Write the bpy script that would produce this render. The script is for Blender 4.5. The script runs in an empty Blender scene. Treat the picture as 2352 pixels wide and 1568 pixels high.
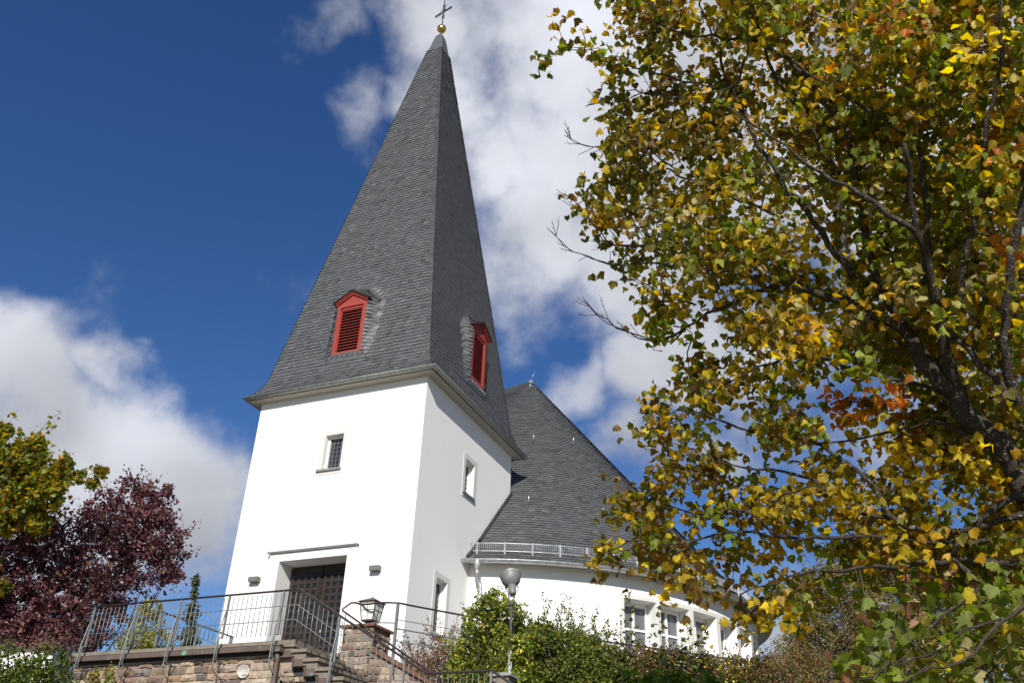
import bpy, math, random
import numpy as np
from mathutils import Vector, Matrix, noise
random.seed(7); rng = np.random.default_rng(7)
R = math.radians
sc = bpy.context.scene
# ------------------------------------------------------------------ camera
CF, CYAW, CPIT, CROL = 2104.6, -0.421, 0.529, 0.043
CAM = np.array([10.514, -18.257, -4.618])
cf = np.array([math.sin(CYAW)*math.cos(CPIT), math.cos(CYAW)*math.cos(CPIT), math.sin(CPIT)])
_r = np.array([math.cos(CYAW), -math.sin(CYAW), 0.]); _u = np.cross(_r, cf)
cr = _r*math.cos(CROL)+_u*math.sin(CROL); cu = -_r*math.sin(CROL)+_u*math.cos(CROL)
cam = bpy.data.cameras.new('camera'); camo = bpy.data.objects.new('camera', cam)
sc.collection.objects.link(camo); sc.camera = camo
cam.sensor_width = 36; cam.lens = CF/2352*36; cam.clip_start = .1; cam.clip_end = 3000
camo.matrix_world = Matrix(((cr[0], cu[0], -cf[0], CAM[0]), (cr[1], cu[1], -cf[1], CAM[1]), (cr[2], cu[2], -cf[2], CAM[2]), (0, 0, 0, 1)))
def at(px, py, depth):                       # a place in the world, found from where the photo shows it and its distance
    return CAM+depth*(cf+cr*(px-1176)/CF-cu*(py-784)/CF)
# ------------------------------------------------------------------ sun, sky, exposure
SUN = Vector((.31, -.805, .51)).normalized()
sl = bpy.data.lights.new('sun', 'SUN'); sl.energy = 4.4; sl.angle = R(.5); sl.color = (1, .95, .87)
slo = bpy.data.objects.new('sun', sl); sc.collection.objects.link(slo)
slo.rotation_euler = SUN.to_track_quat('Z', 'Y').to_euler(); slo.location = (20, -40, 40)
w = bpy.data.worlds.new('World'); sc.world = w; w.use_nodes = True
nt = w.node_tree; nt.nodes.clear(); N = nt.nodes.new; L = nt.links.new
def mathn(tree, op, a, b=None, c=None, clamp=False):
    n = tree.nodes.new('ShaderNodeMath'); n.operation = op; n.use_clamp = clamp
    for i, v in enumerate((a, b, c)):
        if v is None: continue
        if isinstance(v, (int, float)): n.inputs[i].default_value = v
        else: tree.links.new(v, n.inputs[i])
    return n.outputs[0]
sky = N('ShaderNodeTexSky'); sky.sky_type = 'NISHITA'; sky.sun_disc = False
sky.sun_elevation = math.asin(SUN.z); sky.sun_rotation = math.atan2(SUN.x, SUN.y); sky.altitude = 600; sky.air_density = 1.0; sky.dust_density = .3; sky.ozone_density = 3.0
hs = N('ShaderNodeHueSaturation'); hs.inputs['Saturation'].default_value = 1.24; hs.inputs['Value'].default_value = .80; hs.inputs['Hue'].default_value = .511
L(sky.outputs[0], hs.inputs['Color'])
tc = N('ShaderNodeTexCoord'); gen = tc.outputs['Generated']
CLOUDS = [  # photo x, y, radius, weight : banks of cumulus by direction
 (940, 60, 150, .95), (1020, 190, 170, .95), (1100, 330, 170, .95), (1400, 40, 440, 1.0), (1250, 320, 270, 1.0), (1200, 500, 190, .95), (1000, 90, 190, .8), (1700, 250, 620, 1.0), (1400, 560, 220, .95), (1520, 650, 190, .8),
 (2250, 300, 620, .95), (700, 70, 130, .60), (690, 130, 70, .5), (840, 280, 130, .72), (800, 420, 60, .4), (1200, 700, 150, .5), (1300, 650, 150, .62),
 (110, 1010, 270, 1.0), (320, 880, 110, .85), (-20, 880, 150, .9), (390, 800, 45, .45), (330, 1110, 290, 1.0), (520, 1060, 130, .9), (60, 1200, 330, .9), (490, 1250, 140, .62), (290, 655, 60, .2),
 (1320, 880, 125, .9), (1440, 830, 130, .95), (1600, 800, 160, .95), (1760, 800, 160, .8), (1460, 1050, 120, .95), (1580, 1070, 110, .7), (1400, 1120, 80, .6), (1900, 780, 200, .5),
 (1750, 1250, 200, .35), (2100, 1050, 200, .6), (2300, 800, 300, .8), (1790, 1440, 150, .75)]
nz0 = N('ShaderNodeTexNoise'); nz0.inputs['Scale'].default_value = 5.0; nz0.inputs['Detail'].default_value = 6
mp = N('ShaderNodeMapping'); L(gen, mp.inputs[0]); mp.inputs['Scale'].default_value = (1, 1, 1.25)
L(mp.outputs[0], nz0.inputs['Vector'])
wv = N('ShaderNodeVectorMath'); wv.operation = 'SUBTRACT'; L(nz0.outputs['Color'], wv.inputs[0]); wv.inputs[1].default_value = (.5, .5, .5)
wv2 = N('ShaderNodeVectorMath'); wv2.operation = 'SCALE'; L(wv.outputs[0], wv2.inputs[0]); wv2.inputs['Scale'].default_value = .20
wv3 = N('ShaderNodeVectorMath'); wv3.operation = 'ADD'; L(gen, wv3.inputs[0]); L(wv2.outputs[0], wv3.inputs[1])
acc = None
for (x, y, rr, wt) in CLOUDS:
    d = at(x, y, 1.)-CAM; k = np.linalg.norm(d); d = d/k; rad = rr/CF/k
    vd = N('ShaderNodeVectorMath'); vd.operation = 'DISTANCE'; L(wv3.outputs[0], vd.inputs[0]); vd.inputs[1].default_value = tuple(d)
    q = mathn(nt, 'MULTIPLY', vd.outputs['Value'], 1/rad); q = mathn(nt, 'MULTIPLY', q, q); q = mathn(nt, 'MULTIPLY', q, -1.0); q = mathn(nt, 'EXPONENT', q)
    q = mathn(nt, 'MULTIPLY', q, wt)
    acc = q if acc is None else mathn(nt, 'MAXIMUM', acc, q)
acc = mathn(nt, 'MINIMUM', acc, 1.25)
def fbm(scale, det, rough, vec, off=0):
    n = N('ShaderNodeTexNoise'); n.inputs['Scale'].default_value = scale; n.inputs['Detail'].default_value = det; n.inputs['Roughness'].default_value = rough
    m = N('ShaderNodeMapping'); L(vec, m.inputs[0]); m.inputs['Location'].default_value = (off, off*.7, 0); L(m.outputs[0], n.inputs['Vector']); return n.outputs['Fac']
n1 = fbm(6.0, 11, .58, gen, 3.1)
cov = mathn(nt, 'ADD', mathn(nt, 'MULTIPLY', mathn(nt, 'SUBTRACT', n1, .5), 1.75), acc)
mask = N('ShaderNodeMapRange'); mask.interpolation_type = 'SMOOTHSTEP'; L(cov, mask.inputs['Value'])
mask.inputs['From Min'].default_value = .24; mask.inputs['From Max'].default_value = .90
# cloud brightness: varied by noise, lighter around two directions
n2 = fbm(4.0, 6, .5, gen, 9.7)
br = N('ShaderNodeMapRange'); L(n2, br.inputs['Value']); br.inputs['From Min'].default_value = .32; br.inputs['From Max'].default_value = .68
br.inputs['To Min'].default_value = .28; br.inputs['To Max'].default_value = .62
dl = at(1330, 0, 1.)-CAM; dl = dl/np.linalg.norm(dl)
vd = N('ShaderNodeVectorMath'); vd.operation = 'DISTANCE'; L(gen, vd.inputs[0]); vd.inputs[1].default_value = tuple(dl)
lg = N('ShaderNodeMapRange'); L(vd.outputs['Value'], lg.inputs['Value']); lg.inputs['From Min'].default_value = 0; lg.inputs['From Max'].default_value = .3; lg.inputs['To Min'].default_value = .22; lg.inputs['To Max'].default_value = 0
bri = mathn(nt, 'ADD', br.outputs[0], lg.outputs[0])
dl = at(120, 800, 1.)-CAM; dl = dl/np.linalg.norm(dl)
vd = N('ShaderNodeVectorMath'); vd.operation = 'DISTANCE'; L(gen, vd.inputs[0]); vd.inputs[1].default_value = tuple(dl)
lg = N('ShaderNodeMapRange'); L(vd.outputs['Value'], lg.inputs['Value']); lg.inputs['From Max'].default_value = .28; lg.inputs['To Min'].default_value = .20; lg.inputs['To Max'].default_value = 0
bri = mathn(nt, 'ADD', bri, lg.outputs[0])
bri = mathn(nt, 'MULTIPLY', bri, 10.0)
cc = N('ShaderNodeCombineColor'); L(mathn(nt, 'MULTIPLY', bri, .93), cc.inputs[0]); L(mathn(nt, 'MULTIPLY', bri, .955), cc.inputs[1]); L(mathn(nt, 'MULTIPLY', bri, 1.04), cc.inputs[2])
mx = N('ShaderNodeMix'); mx.data_type = 'RGBA'; L(mathn(nt, 'MULTIPLY', mask.outputs[0], .97), mx.inputs[0]); L(hs.outputs[0], mx.inputs[6]); L(cc.outputs[0], mx.inputs[7])
bg = N('ShaderNodeBackground'); bg.inputs[1].default_value = .1; L(mx.outputs[2], bg.inputs[0])
wo = N('ShaderNodeOutputWorld'); L(bg.outputs[0], wo.inputs[0])
sc.view_settings.view_transform = 'Standard'; sc.view_settings.look = 'None'; sc.view_settings.exposure = .36; sc.view_settings.gamma = 1
sc.cycles.max_bounces = 6; sc.cycles.transparent_max_bounces = 4

# ------------------------------------------------------------------ helpers
COL = sc.collection
def tag(o, label=None, cat=None, group=None, kind=None):
    if label: o['label'] = label
    if cat: o['category'] = cat
    if group: o['group'] = group
    if kind: o['kind'] = kind
    return o
def thing(name, loc, label, cat, group=None):
    o = bpy.data.objects.new(name, None); COL.objects.link(o); o.location = tuple(float(v) for v in loc); o.empty_display_size = .3
    return tag(o, label, cat, group)
class MB:
    def __init__(s): s.v = []; s.f = []; s.c = []; s.M = None; s.sm = []
    def add(s, vs, fs, col=None, smooth=False):
        b = len(s.v)
        if s.M is not None: vs = [tuple(s.M @ Vector(v)) for v in vs]
        s.v.extend([tuple(float(a) for a in v) for v in vs])
        for q in fs:
            s.f.append(tuple(b+i for i in q)); s.c.append(col or (1, 1, 1)); s.sm.append(smooth)
    def box(s, x0, x1, y0, y1, z0, z1, col=None):
        s.add([(x0, y0, z0), (x1, y0, z0), (x1, y1, z0), (x0, y1, z0), (x0, y0, z1), (x1, y0, z1), (x1, y1, z1), (x0, y1, z1)],
              [(0, 3, 2, 1), (4, 5, 6, 7), (0, 1, 5, 4), (1, 2, 6, 5), (2, 3, 7, 6), (3, 0, 4, 7)], col)
    def quad(s, *p, col=None): s.add(p, [tuple(range(len(p)))], col)
    def tube(s, pts, rad, n=6, col=None, cap=True, smooth=True, flat=None):
        P = [Vector(p) for p in pts]; m = len(P)
        if not isinstance(rad, (list, tuple)): rad = [rad]*m
        T = []
        for i in range(m):
            t = (P[min(i+1, m-1)]-P[max(i-1, 0)]); T.append(t.normalized() if t.length > 1e-9 else Vector((0, 0, 1)))
        up = Vector((0, 0, 1)) if abs(T[0].z) < .9 else Vector((1, 0, 0))
        vs = []; A = T[0].cross(up).normalized()
        for i in range(m):
            A = (A-T[i]*A.dot(T[i])).normalized(); B = T[i].cross(A)
            for k in range(n):
                a = 2*math.pi*k/n
                vs.append(P[i]+(A*math.cos(a)+B*math.sin(a)*(flat or 1))*rad[i])
        fs = []
        for i in range(m-1):
            for k in range(n): fs.append((i*n+k, i*n+(k+1) % n, (i+1)*n+(k+1) % n, (i+1)*n+k))
        if cap: fs.append(tuple(range(n-1, -1, -1))); fs.append(tuple((m-1)*n+k for k in range(n)))
        s.add(vs, fs, col, smooth)
    def lathe(s, prof, ctr=(0, 0, 0), axis=(0, 0, 1), n=20, col=None):
        q = Vector(axis).to_track_quat('Z', 'Y'); vs = []
        for (r_, z) in prof:
            for k in range(n):
                a = 2*math.pi*k/n; vs.append(Vector(ctr)+q @ Vector((r_*math.cos(a), r_*math.sin(a), z)))
        fs = [(i*n+k, i*n+(k+1) % n, (i+1)*n+(k+1) % n, (i+1)*n+k) for i in range(len(prof)-1) for k in range(n)]
        s.add(vs, fs, col, True)
    def build(s, name, mat, parent=None, loc=None):
        me = bpy.data.meshes.new(name)
        off = Vector((0, 0, 0))
        if parent is not None:
            p = parent
            while p is not None: off += Vector(p.location); p = p.parent
        if loc is not None: off = Vector(loc)
        vv = np.array(s.v, dtype=np.float32)-np.array(off, dtype=np.float32)
        me.from_pydata([tuple(v) for v in vv.tolist()], [], s.f)
        ca = me.color_attributes.new('Col', 'BYTE_COLOR', 'CORNER')
        cnt = np.array([len(f) for f in s.f]); ar = np.repeat(np.array([(c[0], c[1], c[2], 1.) for c in s.c], dtype=np.float32), cnt, axis=0)
        ca.data.foreach_set('color', ar.ravel())
        me.polygons.foreach_set('use_smooth', np.array(s.sm, dtype=bool))
        me.materials.append(mat); me.update()
        o = bpy.data.objects.new(name, me); COL.objects.link(o)
        if parent is not None: o.parent = parent
        elif loc is not None: o.location = loc
        return o
def fastmesh(name, verts, faces_n, cols, mat, parent=None, smooth=False):
    """verts (n,3); faces_n list of (index array (m,k)) ; cols per face arrays"""
    me = bpy.data.meshes.new(name)
    off = np.zeros(3)
    if parent is not None: off = np.array(parent.location)
    verts = verts-off
    loops = np.concatenate([f.ravel() for f in faces_n]); sizes = np.concatenate([np.full(len(f), f.shape[1]) for f in faces_n])
    starts = np.concatenate([[0], np.cumsum(sizes)[:-1]])
    me.vertices.add(len(verts)); me.vertices.foreach_set('co', verts.astype(np.float32).ravel())
    me.loops.add(len(loops)); me.loops.foreach_set('vertex_index', loops.astype(np.int32))
    me.polygons.add(len(sizes)); me.polygons.foreach_set('loop_start', starts.astype(np.int32)); me.polygons.foreach_set('loop_total', sizes.astype(np.int32))
    me.update(calc_edges=True); me.validate()
    c = np.concatenate(cols); c = np.concatenate([c, np.ones((len(c), 1))], 1)
    ca = me.color_attributes.new('Col', 'BYTE_COLOR', 'CORNER')
    ca.data.foreach_set('color', np.repeat(c, sizes, axis=0).astype(np.float32).ravel())
    if smooth: me.polygons.foreach_set('use_smooth', np.ones(len(sizes), dtype=bool))
    me.materials.append(mat)
    o = bpy.data.objects.new(name, me); COL.objects.link(o)
    if parent is not None: o.parent = parent
    return o
# ------------------------------------------------------------------ materials
def mat(name, base=(.5, .5, .5), rough=.6, metal=0, spec=.4, attr=False, var=0., vscale=4., var2=0., v2scale=30., bump=0., bscale=40., tint=None, tscale=3., tthr=.55):
    m = bpy.data.materials.new(name); m.use_nodes = True; t = m.node_tree; b = t.nodes['Principled BSDF']
    b.inputs['Roughness'].default_value = rough; b.inputs['Metallic'].default_value = metal; b.inputs['Specular IOR Level'].default_value = spec
    tcn = t.nodes.new('ShaderNodeTexCoord')
    rgb = t.nodes.new('ShaderNodeRGB'); rgb.outputs[0].default_value = (*base, 1); col = rgb.outputs[0]
    if attr:
        a = t.nodes.new('ShaderNodeAttribute'); a.attribute_name = 'Col'
        mm = t.nodes.new('ShaderNodeMix'); mm.data_type = 'RGBA'; mm.blend_type = 'MULTIPLY'; mm.inputs[0].default_value = 1
        t.links.new(col, mm.inputs[6]); t.links.new(a.outputs['Color'], mm.inputs[7]); col = mm.outputs[2]
    for amt, s_, in ((var, vscale), (var2, v2scale)):
        if amt:
            n = t.nodes.new('ShaderNodeTexNoise'); n.inputs['Scale'].default_value = s_; n.inputs['Detail'].default_value = 5; t.links.new(tcn.outputs['Object'], n.inputs['Vector'])
            mr = t.nodes.new('ShaderNodeMapRange'); mr.inputs['From Min'].default_value = .3; mr.inputs['From Max'].default_value = .7; mr.inputs['To Min'].default_value = 1-amt; mr.inputs['To Max'].default_value = 1+amt; t.links.new(n.outputs['Fac'], mr.inputs['Value'])
            h = t.nodes.new('ShaderNodeHueSaturation'); t.links.new(col, h.inputs['Color']); t.links.new(mr.outputs[0], h.inputs['Value']); col = h.outputs[0]
    if tint:
        n = t.nodes.new('ShaderNodeTexNoise'); n.inputs['Scale'].default_value = tscale; n.inputs['Detail'].default_value = 6; t.links.new(tcn.outputs['Object'], n.inputs['Vector'])
        mr = t.nodes.new('ShaderNodeMapRange'); mr.inputs['From Min'].default_value = tthr; mr.inputs['From Max'].default_value = tthr+.08; t.links.new(n.outputs['Fac'], mr.inputs['Value'])
        mm = t.nodes.new('ShaderNodeMix'); mm.data_type = 'RGBA'; t.links.new(mr.outputs[0], mm.inputs[0]); t.links.new(col, mm.inputs[6]); mm.inputs[7].default_value = (*tint, 1); col = mm.outputs[2]
    t.links.new(col, b.inputs['Base Color'])
    if bump:
        n = t.nodes.new('ShaderNodeTexNoise'); n.inputs['Scale'].default_value = bscale; n.inputs['Detail'].default_value = 6; t.links.new(tcn.outputs['Object'], n.inputs['Vector'])
        bp = t.nodes.new('ShaderNodeBump'); bp.inputs['Strength'].default_value = bump; bp.inputs['Distance'].default_value = .02; t.links.new(n.outputs['Fac'], bp.inputs['Height']); t.links.new(bp.outputs[0], b.inputs['Normal'])
    return m
def leafmat(name, trans=.35, rough=.5, spec=.35, tboost=1.6):
    m = bpy.data.materials.new(name); m.use_nodes = True; t = m.node_tree; b = t.nodes['Principled BSDF']; out = t.nodes['Material Output']
    b.inputs['Roughness'].default_value = rough; b.inputs['Specular IOR Level'].default_value = spec
    a = t.nodes.new('ShaderNodeAttribute'); a.attribute_name = 'Col'
    tcn = t.nodes.new('ShaderNodeTexCoord'); n = t.nodes.new('ShaderNodeTexNoise'); n.inputs['Scale'].default_value = 22; n.inputs['Detail'].default_value = 3; t.links.new(tcn.outputs['Object'], n.inputs['Vector'])
    mr = t.nodes.new('ShaderNodeMapRange'); mr.inputs['From Min'].default_value = .3; mr.inputs['From Max'].default_value = .7; mr.inputs['To Min'].default_value = .78; mr.inputs['To Max'].default_value = 1.22; t.links.new(n.outputs['Fac'], mr.inputs['Value'])
    h = t.nodes.new('ShaderNodeHueSaturation'); t.links.new(a.outputs['Color'], h.inputs['Color']); t.links.new(mr.outputs[0], h.inputs['Value'])
    t.links.new(h.outputs[0], b.inputs['Base Color'])
    tr = t.nodes.new('ShaderNodeBsdfTranslucent'); h2 = t.nodes.new('ShaderNodeHueSaturation'); h2.inputs['Value'].default_value = tboost; h2.inputs['Saturation'].default_value = 1.15
    t.links.new(h.outputs[0], h2.inputs['Color']); t.links.new(h2.outputs[0], tr.inputs['Color'])
    mx = t.nodes.new('ShaderNodeMixShader'); mx.inputs[0].default_value = trans; t.links.new(b.outputs[0], mx.inputs[1]); t.links.new(tr.outputs[0], mx.inputs[2]); t.links.new(mx.outputs[0], out.inputs['Surface'])
    return m
M_white = mat('white_render', (.80, .795, .775), .85, spec=.2, var=.012, vscale=1.2, bump=.12, bscale=90)
M_band = mat('light_grey_band_paint', (.60, .59, .56), .8, spec=.2, var=.03, vscale=6)
M_soffit = mat('grey_beige_soffit_paint', (.42, .405, .36), .7, var=.04, vscale=5)
M_nsoffit = mat('pale_grey_soffit_paint', (.50, .50, .49), .75, var=.04, vscale=4)
M_slate = mat('slate_shingle', (1, 1, 1), .5, spec=.5, attr=True, var=.07, vscale=5, var2=.06, v2scale=60, bump=.25, bscale=50)
M_slated = mat('dark_underlay_and_recess_shade', (.03, .032, .035), .8)  # also the painted shade of the terrace gap and stair recesses
M_zinc = mat('weathered_zinc_sheet', (.30, .32, .295), .45, metal=.4, var=.18, vscale=7, bump=.05)
M_zincb = mat('bright_galvanised_zinc', (.52, .53, .53), .38, metal=.7, var=.25, vscale=9)
M_galv = mat('galvanised_steel_rail', (.22, .24, .235), .5, metal=.4, var=.18, vscale=12)
M_rail = mat('dark_handrail_plastic', (.035, .027, .024), .35, spec=.5, var=.2, vscale=6)
M_red = mat('brick_red_paint', (.29, .042, .03), .65, var=.08, vscale=8, tint=(.55, .30, .24), tscale=14, tthr=.68)
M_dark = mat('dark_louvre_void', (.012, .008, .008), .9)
M_wood = mat('dark_brown_door_wood', (.026, .019, .016), .6, var=.2, vscale=14, bump=.2, bscale=30)
M_glassd = mat('dark_window_glass', (.02, .024, .03), .06, spec=.9)
M_glassw = mat('nave_window_glass', (.12, .125, .135), .08, spec=.6)
M_glassr = mat('dull_door_glass', (.012, .013, .015), .35, spec=.3)
M_pvc = mat('white_window_frame', (.78, .78, .77), .4)
M_lead = mat('lead_lattice', (.20, .19, .17), .5, metal=.3)
M_gold = mat('gilded_copper', (.78, .52, .16), .22, metal=1.0, var=.15, vscale=9)
M_cross = mat('patinated_dark_copper', (.09, .13, .14), .5, metal=.4, var=.2, vscale=10)
M_slab = mat('brown_grey_stone_slab', (.20, .17, .135), .8, var=.18, vscale=7, var2=.12, v2scale=50, bump=.2, bscale=60)
M_copper = mat('brown_copper_sheet', (.12, .088, .075), .6, metal=.05, var=.2, vscale=6, tint=(.16, .30, .25), tscale=5, tthr=.62)
M_stone = mat('sandstone_blocks', (1, 1, 1), .9, spec=.2, attr=True, var=.25, vscale=13, var2=.12, v2scale=60, bump=.8, bscale=28)
M_mortar = mat('pinkish_mortar', (.36, .28, .24), .95, spec=.1, var=.15, vscale=20, bump=.6, bscale=50)
M_coping = mat('rusty_brown_coping', (.17, .075, .045), .6, var=.25, vscale=10, tint=(.07, .06, .05), tscale=9, tthr=.6)
M_lframe = mat('lantern_bronze', (.085, .055, .04), .5, metal=.3, var=.2, vscale=20)
M_lglass = mat('lantern_frosted_glass', (.76, .78, .72), .3, var=.08, vscale=22)
M_grey = mat('grey_lamp_housing', (.15, .15, .145), .5, var=.1)
M_flood = mat('grey_floodlight_metal', (.20, .20, .195), .55, metal=.2, var=.15, vscale=12)
M_pole = mat('worn_brown_pole_paint', (.075, .065, .06), .6, var=.2, vscale=9)
M_polew = mat('peeling_white_pole_paint', (.34, .34, .33), .7, var=.1, tint=(.10, .085, .08), tscale=10, tthr=.56)
M_bark = mat('dark_maple_bark', (.052, .043, .034), .9, spec=.15, var=.35, vscale=16, bump=1.0, bscale=45, tint=(.22, .22, .19), tscale=26, tthr=.615)
M_barkl = mat('lichen_grey_bark', (.11, .105, .095), .9, spec=.15, var=.4, vscale=20, bump=1.0, bscale=45, tint=(.32, .32, .29), tscale=22, tthr=.56)
M_twig = mat('twig_bark', (.07, .055, .045), .85, var=.3, vscale=8)
M_leaf = leafmat('maple_leaves', .5, .5, .4, 2.2)
M_leaf2 = leafmat('small_leaves', .3, .55, .3, 1.5)
M_purple = leafmat('purple_leaves', .22, .45, .45, 1.4)
M_needle = leafmat('needle_foliage', .12, .6, .3, 1.2)
M_ground = mat('grassy_ground', (.17, .15, .11), .95, spec=.1, var=.4, vscale=1.5, var2=.3, v2scale=12, bump=.6, bscale=20)
M_tile = mat('red_brown_house_roof', (.16, .07, .05), .8, var=.2, vscale=5)
M_gpale = mat('pale_concrete_cap', (.30, .30, .30), .7, var=.12)
# ------------------------------------------------------------------ ground
def gh(x, y):
    def lin(v, xs, ys): return float(np.interp(v, xs, ys))
    a = lin(y, [-40, -14, -3.4, -1.4, .6, 60, 300], [-6.4, -6.2, -3.4, -2.4, -1.75, -1.2, 2])
    if x < .4: a = min(a, lin(y, [-40, -14, -3.4, -2.0, 300], [-6.4, -6.2, -3.1, -1.15, -1.05]) if x < -6.4 else lin(y, [-40, -14, -3.4, -2.6, .6, 300], [-6.4, -6.2, -3.1, -2.9, -1.3, -1.0]))
    return a+.10*noise.noise(Vector((x*.35, y*.35, 0)))*(1 if abs(y) < 60 else 3)
m = MB()
xs = sorted(set([-300, -150, -80, -50, -35]+[round(-24+i*.8, 2) for i in range(61)]+[35, 50, 80, 150, 300]))
ys = sorted(set([-300, -150, -80, -50, -35]+[round(-24+i*.7, 2) for i in range(60)]+[24, 35, 50, 80, 150, 300]))
vs = [(x, y, gh(x, y)) for y in ys for x in xs]; nx = len(xs)
m.add(vs, [(j*nx+i, j*nx+i+1, (j+1)*nx+i+1, (j+1)*nx+i) for j in range(len(ys)-1) for i in range(nx-1)], None, True)
tag(m.build('ground', M_ground), kind='structure')
# ------------------------------------------------------------------ the church
TW, TD, TH = 5.2, 5.56, 6.5
church = thing('church', (-2.6, 2.78, -.9), 'white rendered church with tall steep slate spire and round slate roofed nave', 'church')
def wallpanel(m, org, ud, length, z0, z1, holes, inward, depth):
    us = sorted({0., length, *[h[0] for h in holes], *[h[1] for h in holes]}); zs = sorted({z0, z1, *[h[2] for h in holes], *[h[3] for h in holes]})
    P = lambda u, z, d=0: (org[0]+ud[0]*u+inward[0]*d, org[1]+ud[1]*u+inward[1]*d, z)
    for i in range(len(us)-1):
        for j in range(len(zs)-1):
            uc, zc = (us[i]+us[i+1])/2, (zs[j]+zs[j+1])/2
            if any(h[0] < uc < h[1] and h[2] < zc < h[3] for h in holes): continue
            m.quad(P(us[i], zs[j]), P(us[i+1], zs[j]), P(us[i+1], zs[j+1]), P(us[i], zs[j+1]))
    for h, dp in zip(holes, depth):
        a, b, c, d = h
        m.quad(P(a, c), P(a, d), P(a, d, dp), P(a, c, dp)); m.quad(P(b, c), P(b, c, dp), P(b, d, dp), P(b, d))
        m.quad(P(a, d), P(b, d), P(b, d, dp), P(a, d, dp)); m.quad(P(a, c), P(a, c, dp), P(b, c, dp), P(b, c))
        m.quad(P(a, c, dp), P(b, c, dp), P(b, d, dp), P(a, d, dp))
m = MB()
FW = (-2.87+TW, -2.33+TW, 4.25, 5.21); DO = (-3.66+TW, -1.70+TW, -.78, 1.905)
wallpanel(m, (-TW, 0), (1, 0), TW, -1.6, TH, [FW, DO], (0, 1), [.22, .56])
RW = (2.493, 3.045, 4.25, 5.21); RL = (1.331, 1.92, .33, 1.635)
wallpanel(m, (0, 0), (0, 1), TD, -1.6, TH, [RW, RL], (-1, 0), [.22, .22])
wallpanel(m, (0, TD), (-1, 0), TW, -1.6, TH, [], (0, -1), []); wallpanel(m, (-TW, TD), (0, -1), TD, -1.6, TH, [], (1, 0), [])
m.build('tower_wall', M_white, church)
# portal surround
m = MB(); m.box(-3.965, -3.66, -.08, 0, -.78, 2.135); m.box(-1.70, -1.475, -.08, 0, -.78, 2.135); m.box(-3.66, -1.70, -.08, 0, 1.905, 2.135)
surr = m.build('portal_surround', M_white, church)
m = MB(); m.box(-4.03, -1.44, -.12, 0, 2.137, 2.16); m.box(-4.03, -1.44, -.125, -.105, 2.105, 2.137); m.build('flashing', M_grey, surr)
# windows of the tower
def tower_window(axis, a0, a1, z0, z1, b, dep=.22, lattice=(4, 7), sill=True, name='window'):
    Mx = Matrix(((1, 0, 0, 0), (0, 1, 0, 0), (0, 0, 1, 0), (0, 0, 0, 1))) if axis == 'x' else Matrix(((0, -1, 0, 0), (1, 0, 0, 0), (0, 0, 1, 0), (0, 0, 0, 1)))
    A0, A1, Z0, Z1 = b
    m = MB(); m.M = Mx; t = -.012
    m.box(A0, a0, t, 0, Z0, Z1); m.box(a1, A1, t, 0, Z0, Z1); m.box(a0, a1, t, 0, z1, Z1); m.box(a0, a1, t, 0, Z0, z0)
    win = m.build(name, M_band, church)
    m = MB(); m.M = Mx; f = .055
    m.box(a0+.002, a0+f, dep-.09, dep-.004, z0, z1); m.box(a1-f, a1-.002, dep-.09, dep-.004, z0, z1); m.box(a0+f, a1-f, dep-.09, dep-.004, z1-f, z1-.002); m.box(a0+f, a1-f, dep-.09, dep-.004, z0+.002, z0+f)
    m.build('frame', M_pvc, win)
    m = MB(); m.M = Mx; m.box(a0+f, a1-f, dep-.04, dep-.03, z0+f, z1-f); m.build('pane', M_glassd, win)
    m = MB(); m.M = Mx
    for i in range(1, lattice[0]):
        x = a0+f+(a1-a0-2*f)*i/lattice[0]; m.box(x-.006, x+.006, dep-.052, dep-.041, z0+f, z1-f)
    for j in range(1, lattice[1]):
        z = z0+f+(z1-z0-2*f)*j/lattice[1]; m.box(a0+f, a1-f, dep-.054, dep-.0405, z-.006, z+.006)
    m.build('lattice', M_lead, win)
    m = MB(); m.M = Mx; m.box(A0+.02, a1+.05, -.055, dep-.1, z0-.03, z0+.004); m.box(A0+.02, a1+.05, -.06, -.045, z0-.055, z0-.02); m.build('sill', M_zinc, win)
    return win
tower_window('x', -2.87, -2.33, 4.25, 5.21, (-3.035, -2.235, 4.11, 5.355))
tower_window('y', 2.493, 3.045, 4.25, 5.21, (2.352, 3.215, 4.11, 5.355))
tower_window('y', 1.331, 1.92, .33, 1.635, (1.195, 2.062, .18, 1.765), lattice=(4, 9))
# door with small square lights
m = MB(); m.box(-3.655, -1.705, .49, .55, -.78, 1.9)
door = m.build('door', M_wood, church)
for k, (a, b) in enumerate(((-3.62, -2.70), (-2.66, -1.74))):
    m = MB(); m.box(a, b, .455, .489, -.76, 1.86)
    nc, nr = 4, 13; w_ = .118; gx = .19; gz = .183; x0 = (a+b)/2-gx*1.5
    for i in range(nc+1):
        x = x0-gx/2+i*gx; m.box(x-.036, x+.036, .425, .455, -.60, 1.66)
    for j in range(nr+1):
        z = -.60+j*gz*.95; 
        for i in range(nc): x = x0+i*gx; m.box(x-gx/2+.036, x+gx/2-.036, .432, .455, z-.036, z+.036)
    lf = m.build('door_leaf', M_wood, door)
    m = MB()
    for j in range(nr):
        for i in range(nc):
            x = x0+i*gx; z = -.60+(j+.5)*gz*.95
            m.box(x-.05, x+.05, .448, .4545, z-.05, z+.05)
    m.build('door_light', M_glassr, lf)
m = MB(); m.lathe([(0, 0), (.045, 0), (.045, .02), (0, .022)], (-2.55, .45, .27), (0, -1, 0), 14); m.build('lock_plate', M_zinc, door)
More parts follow.
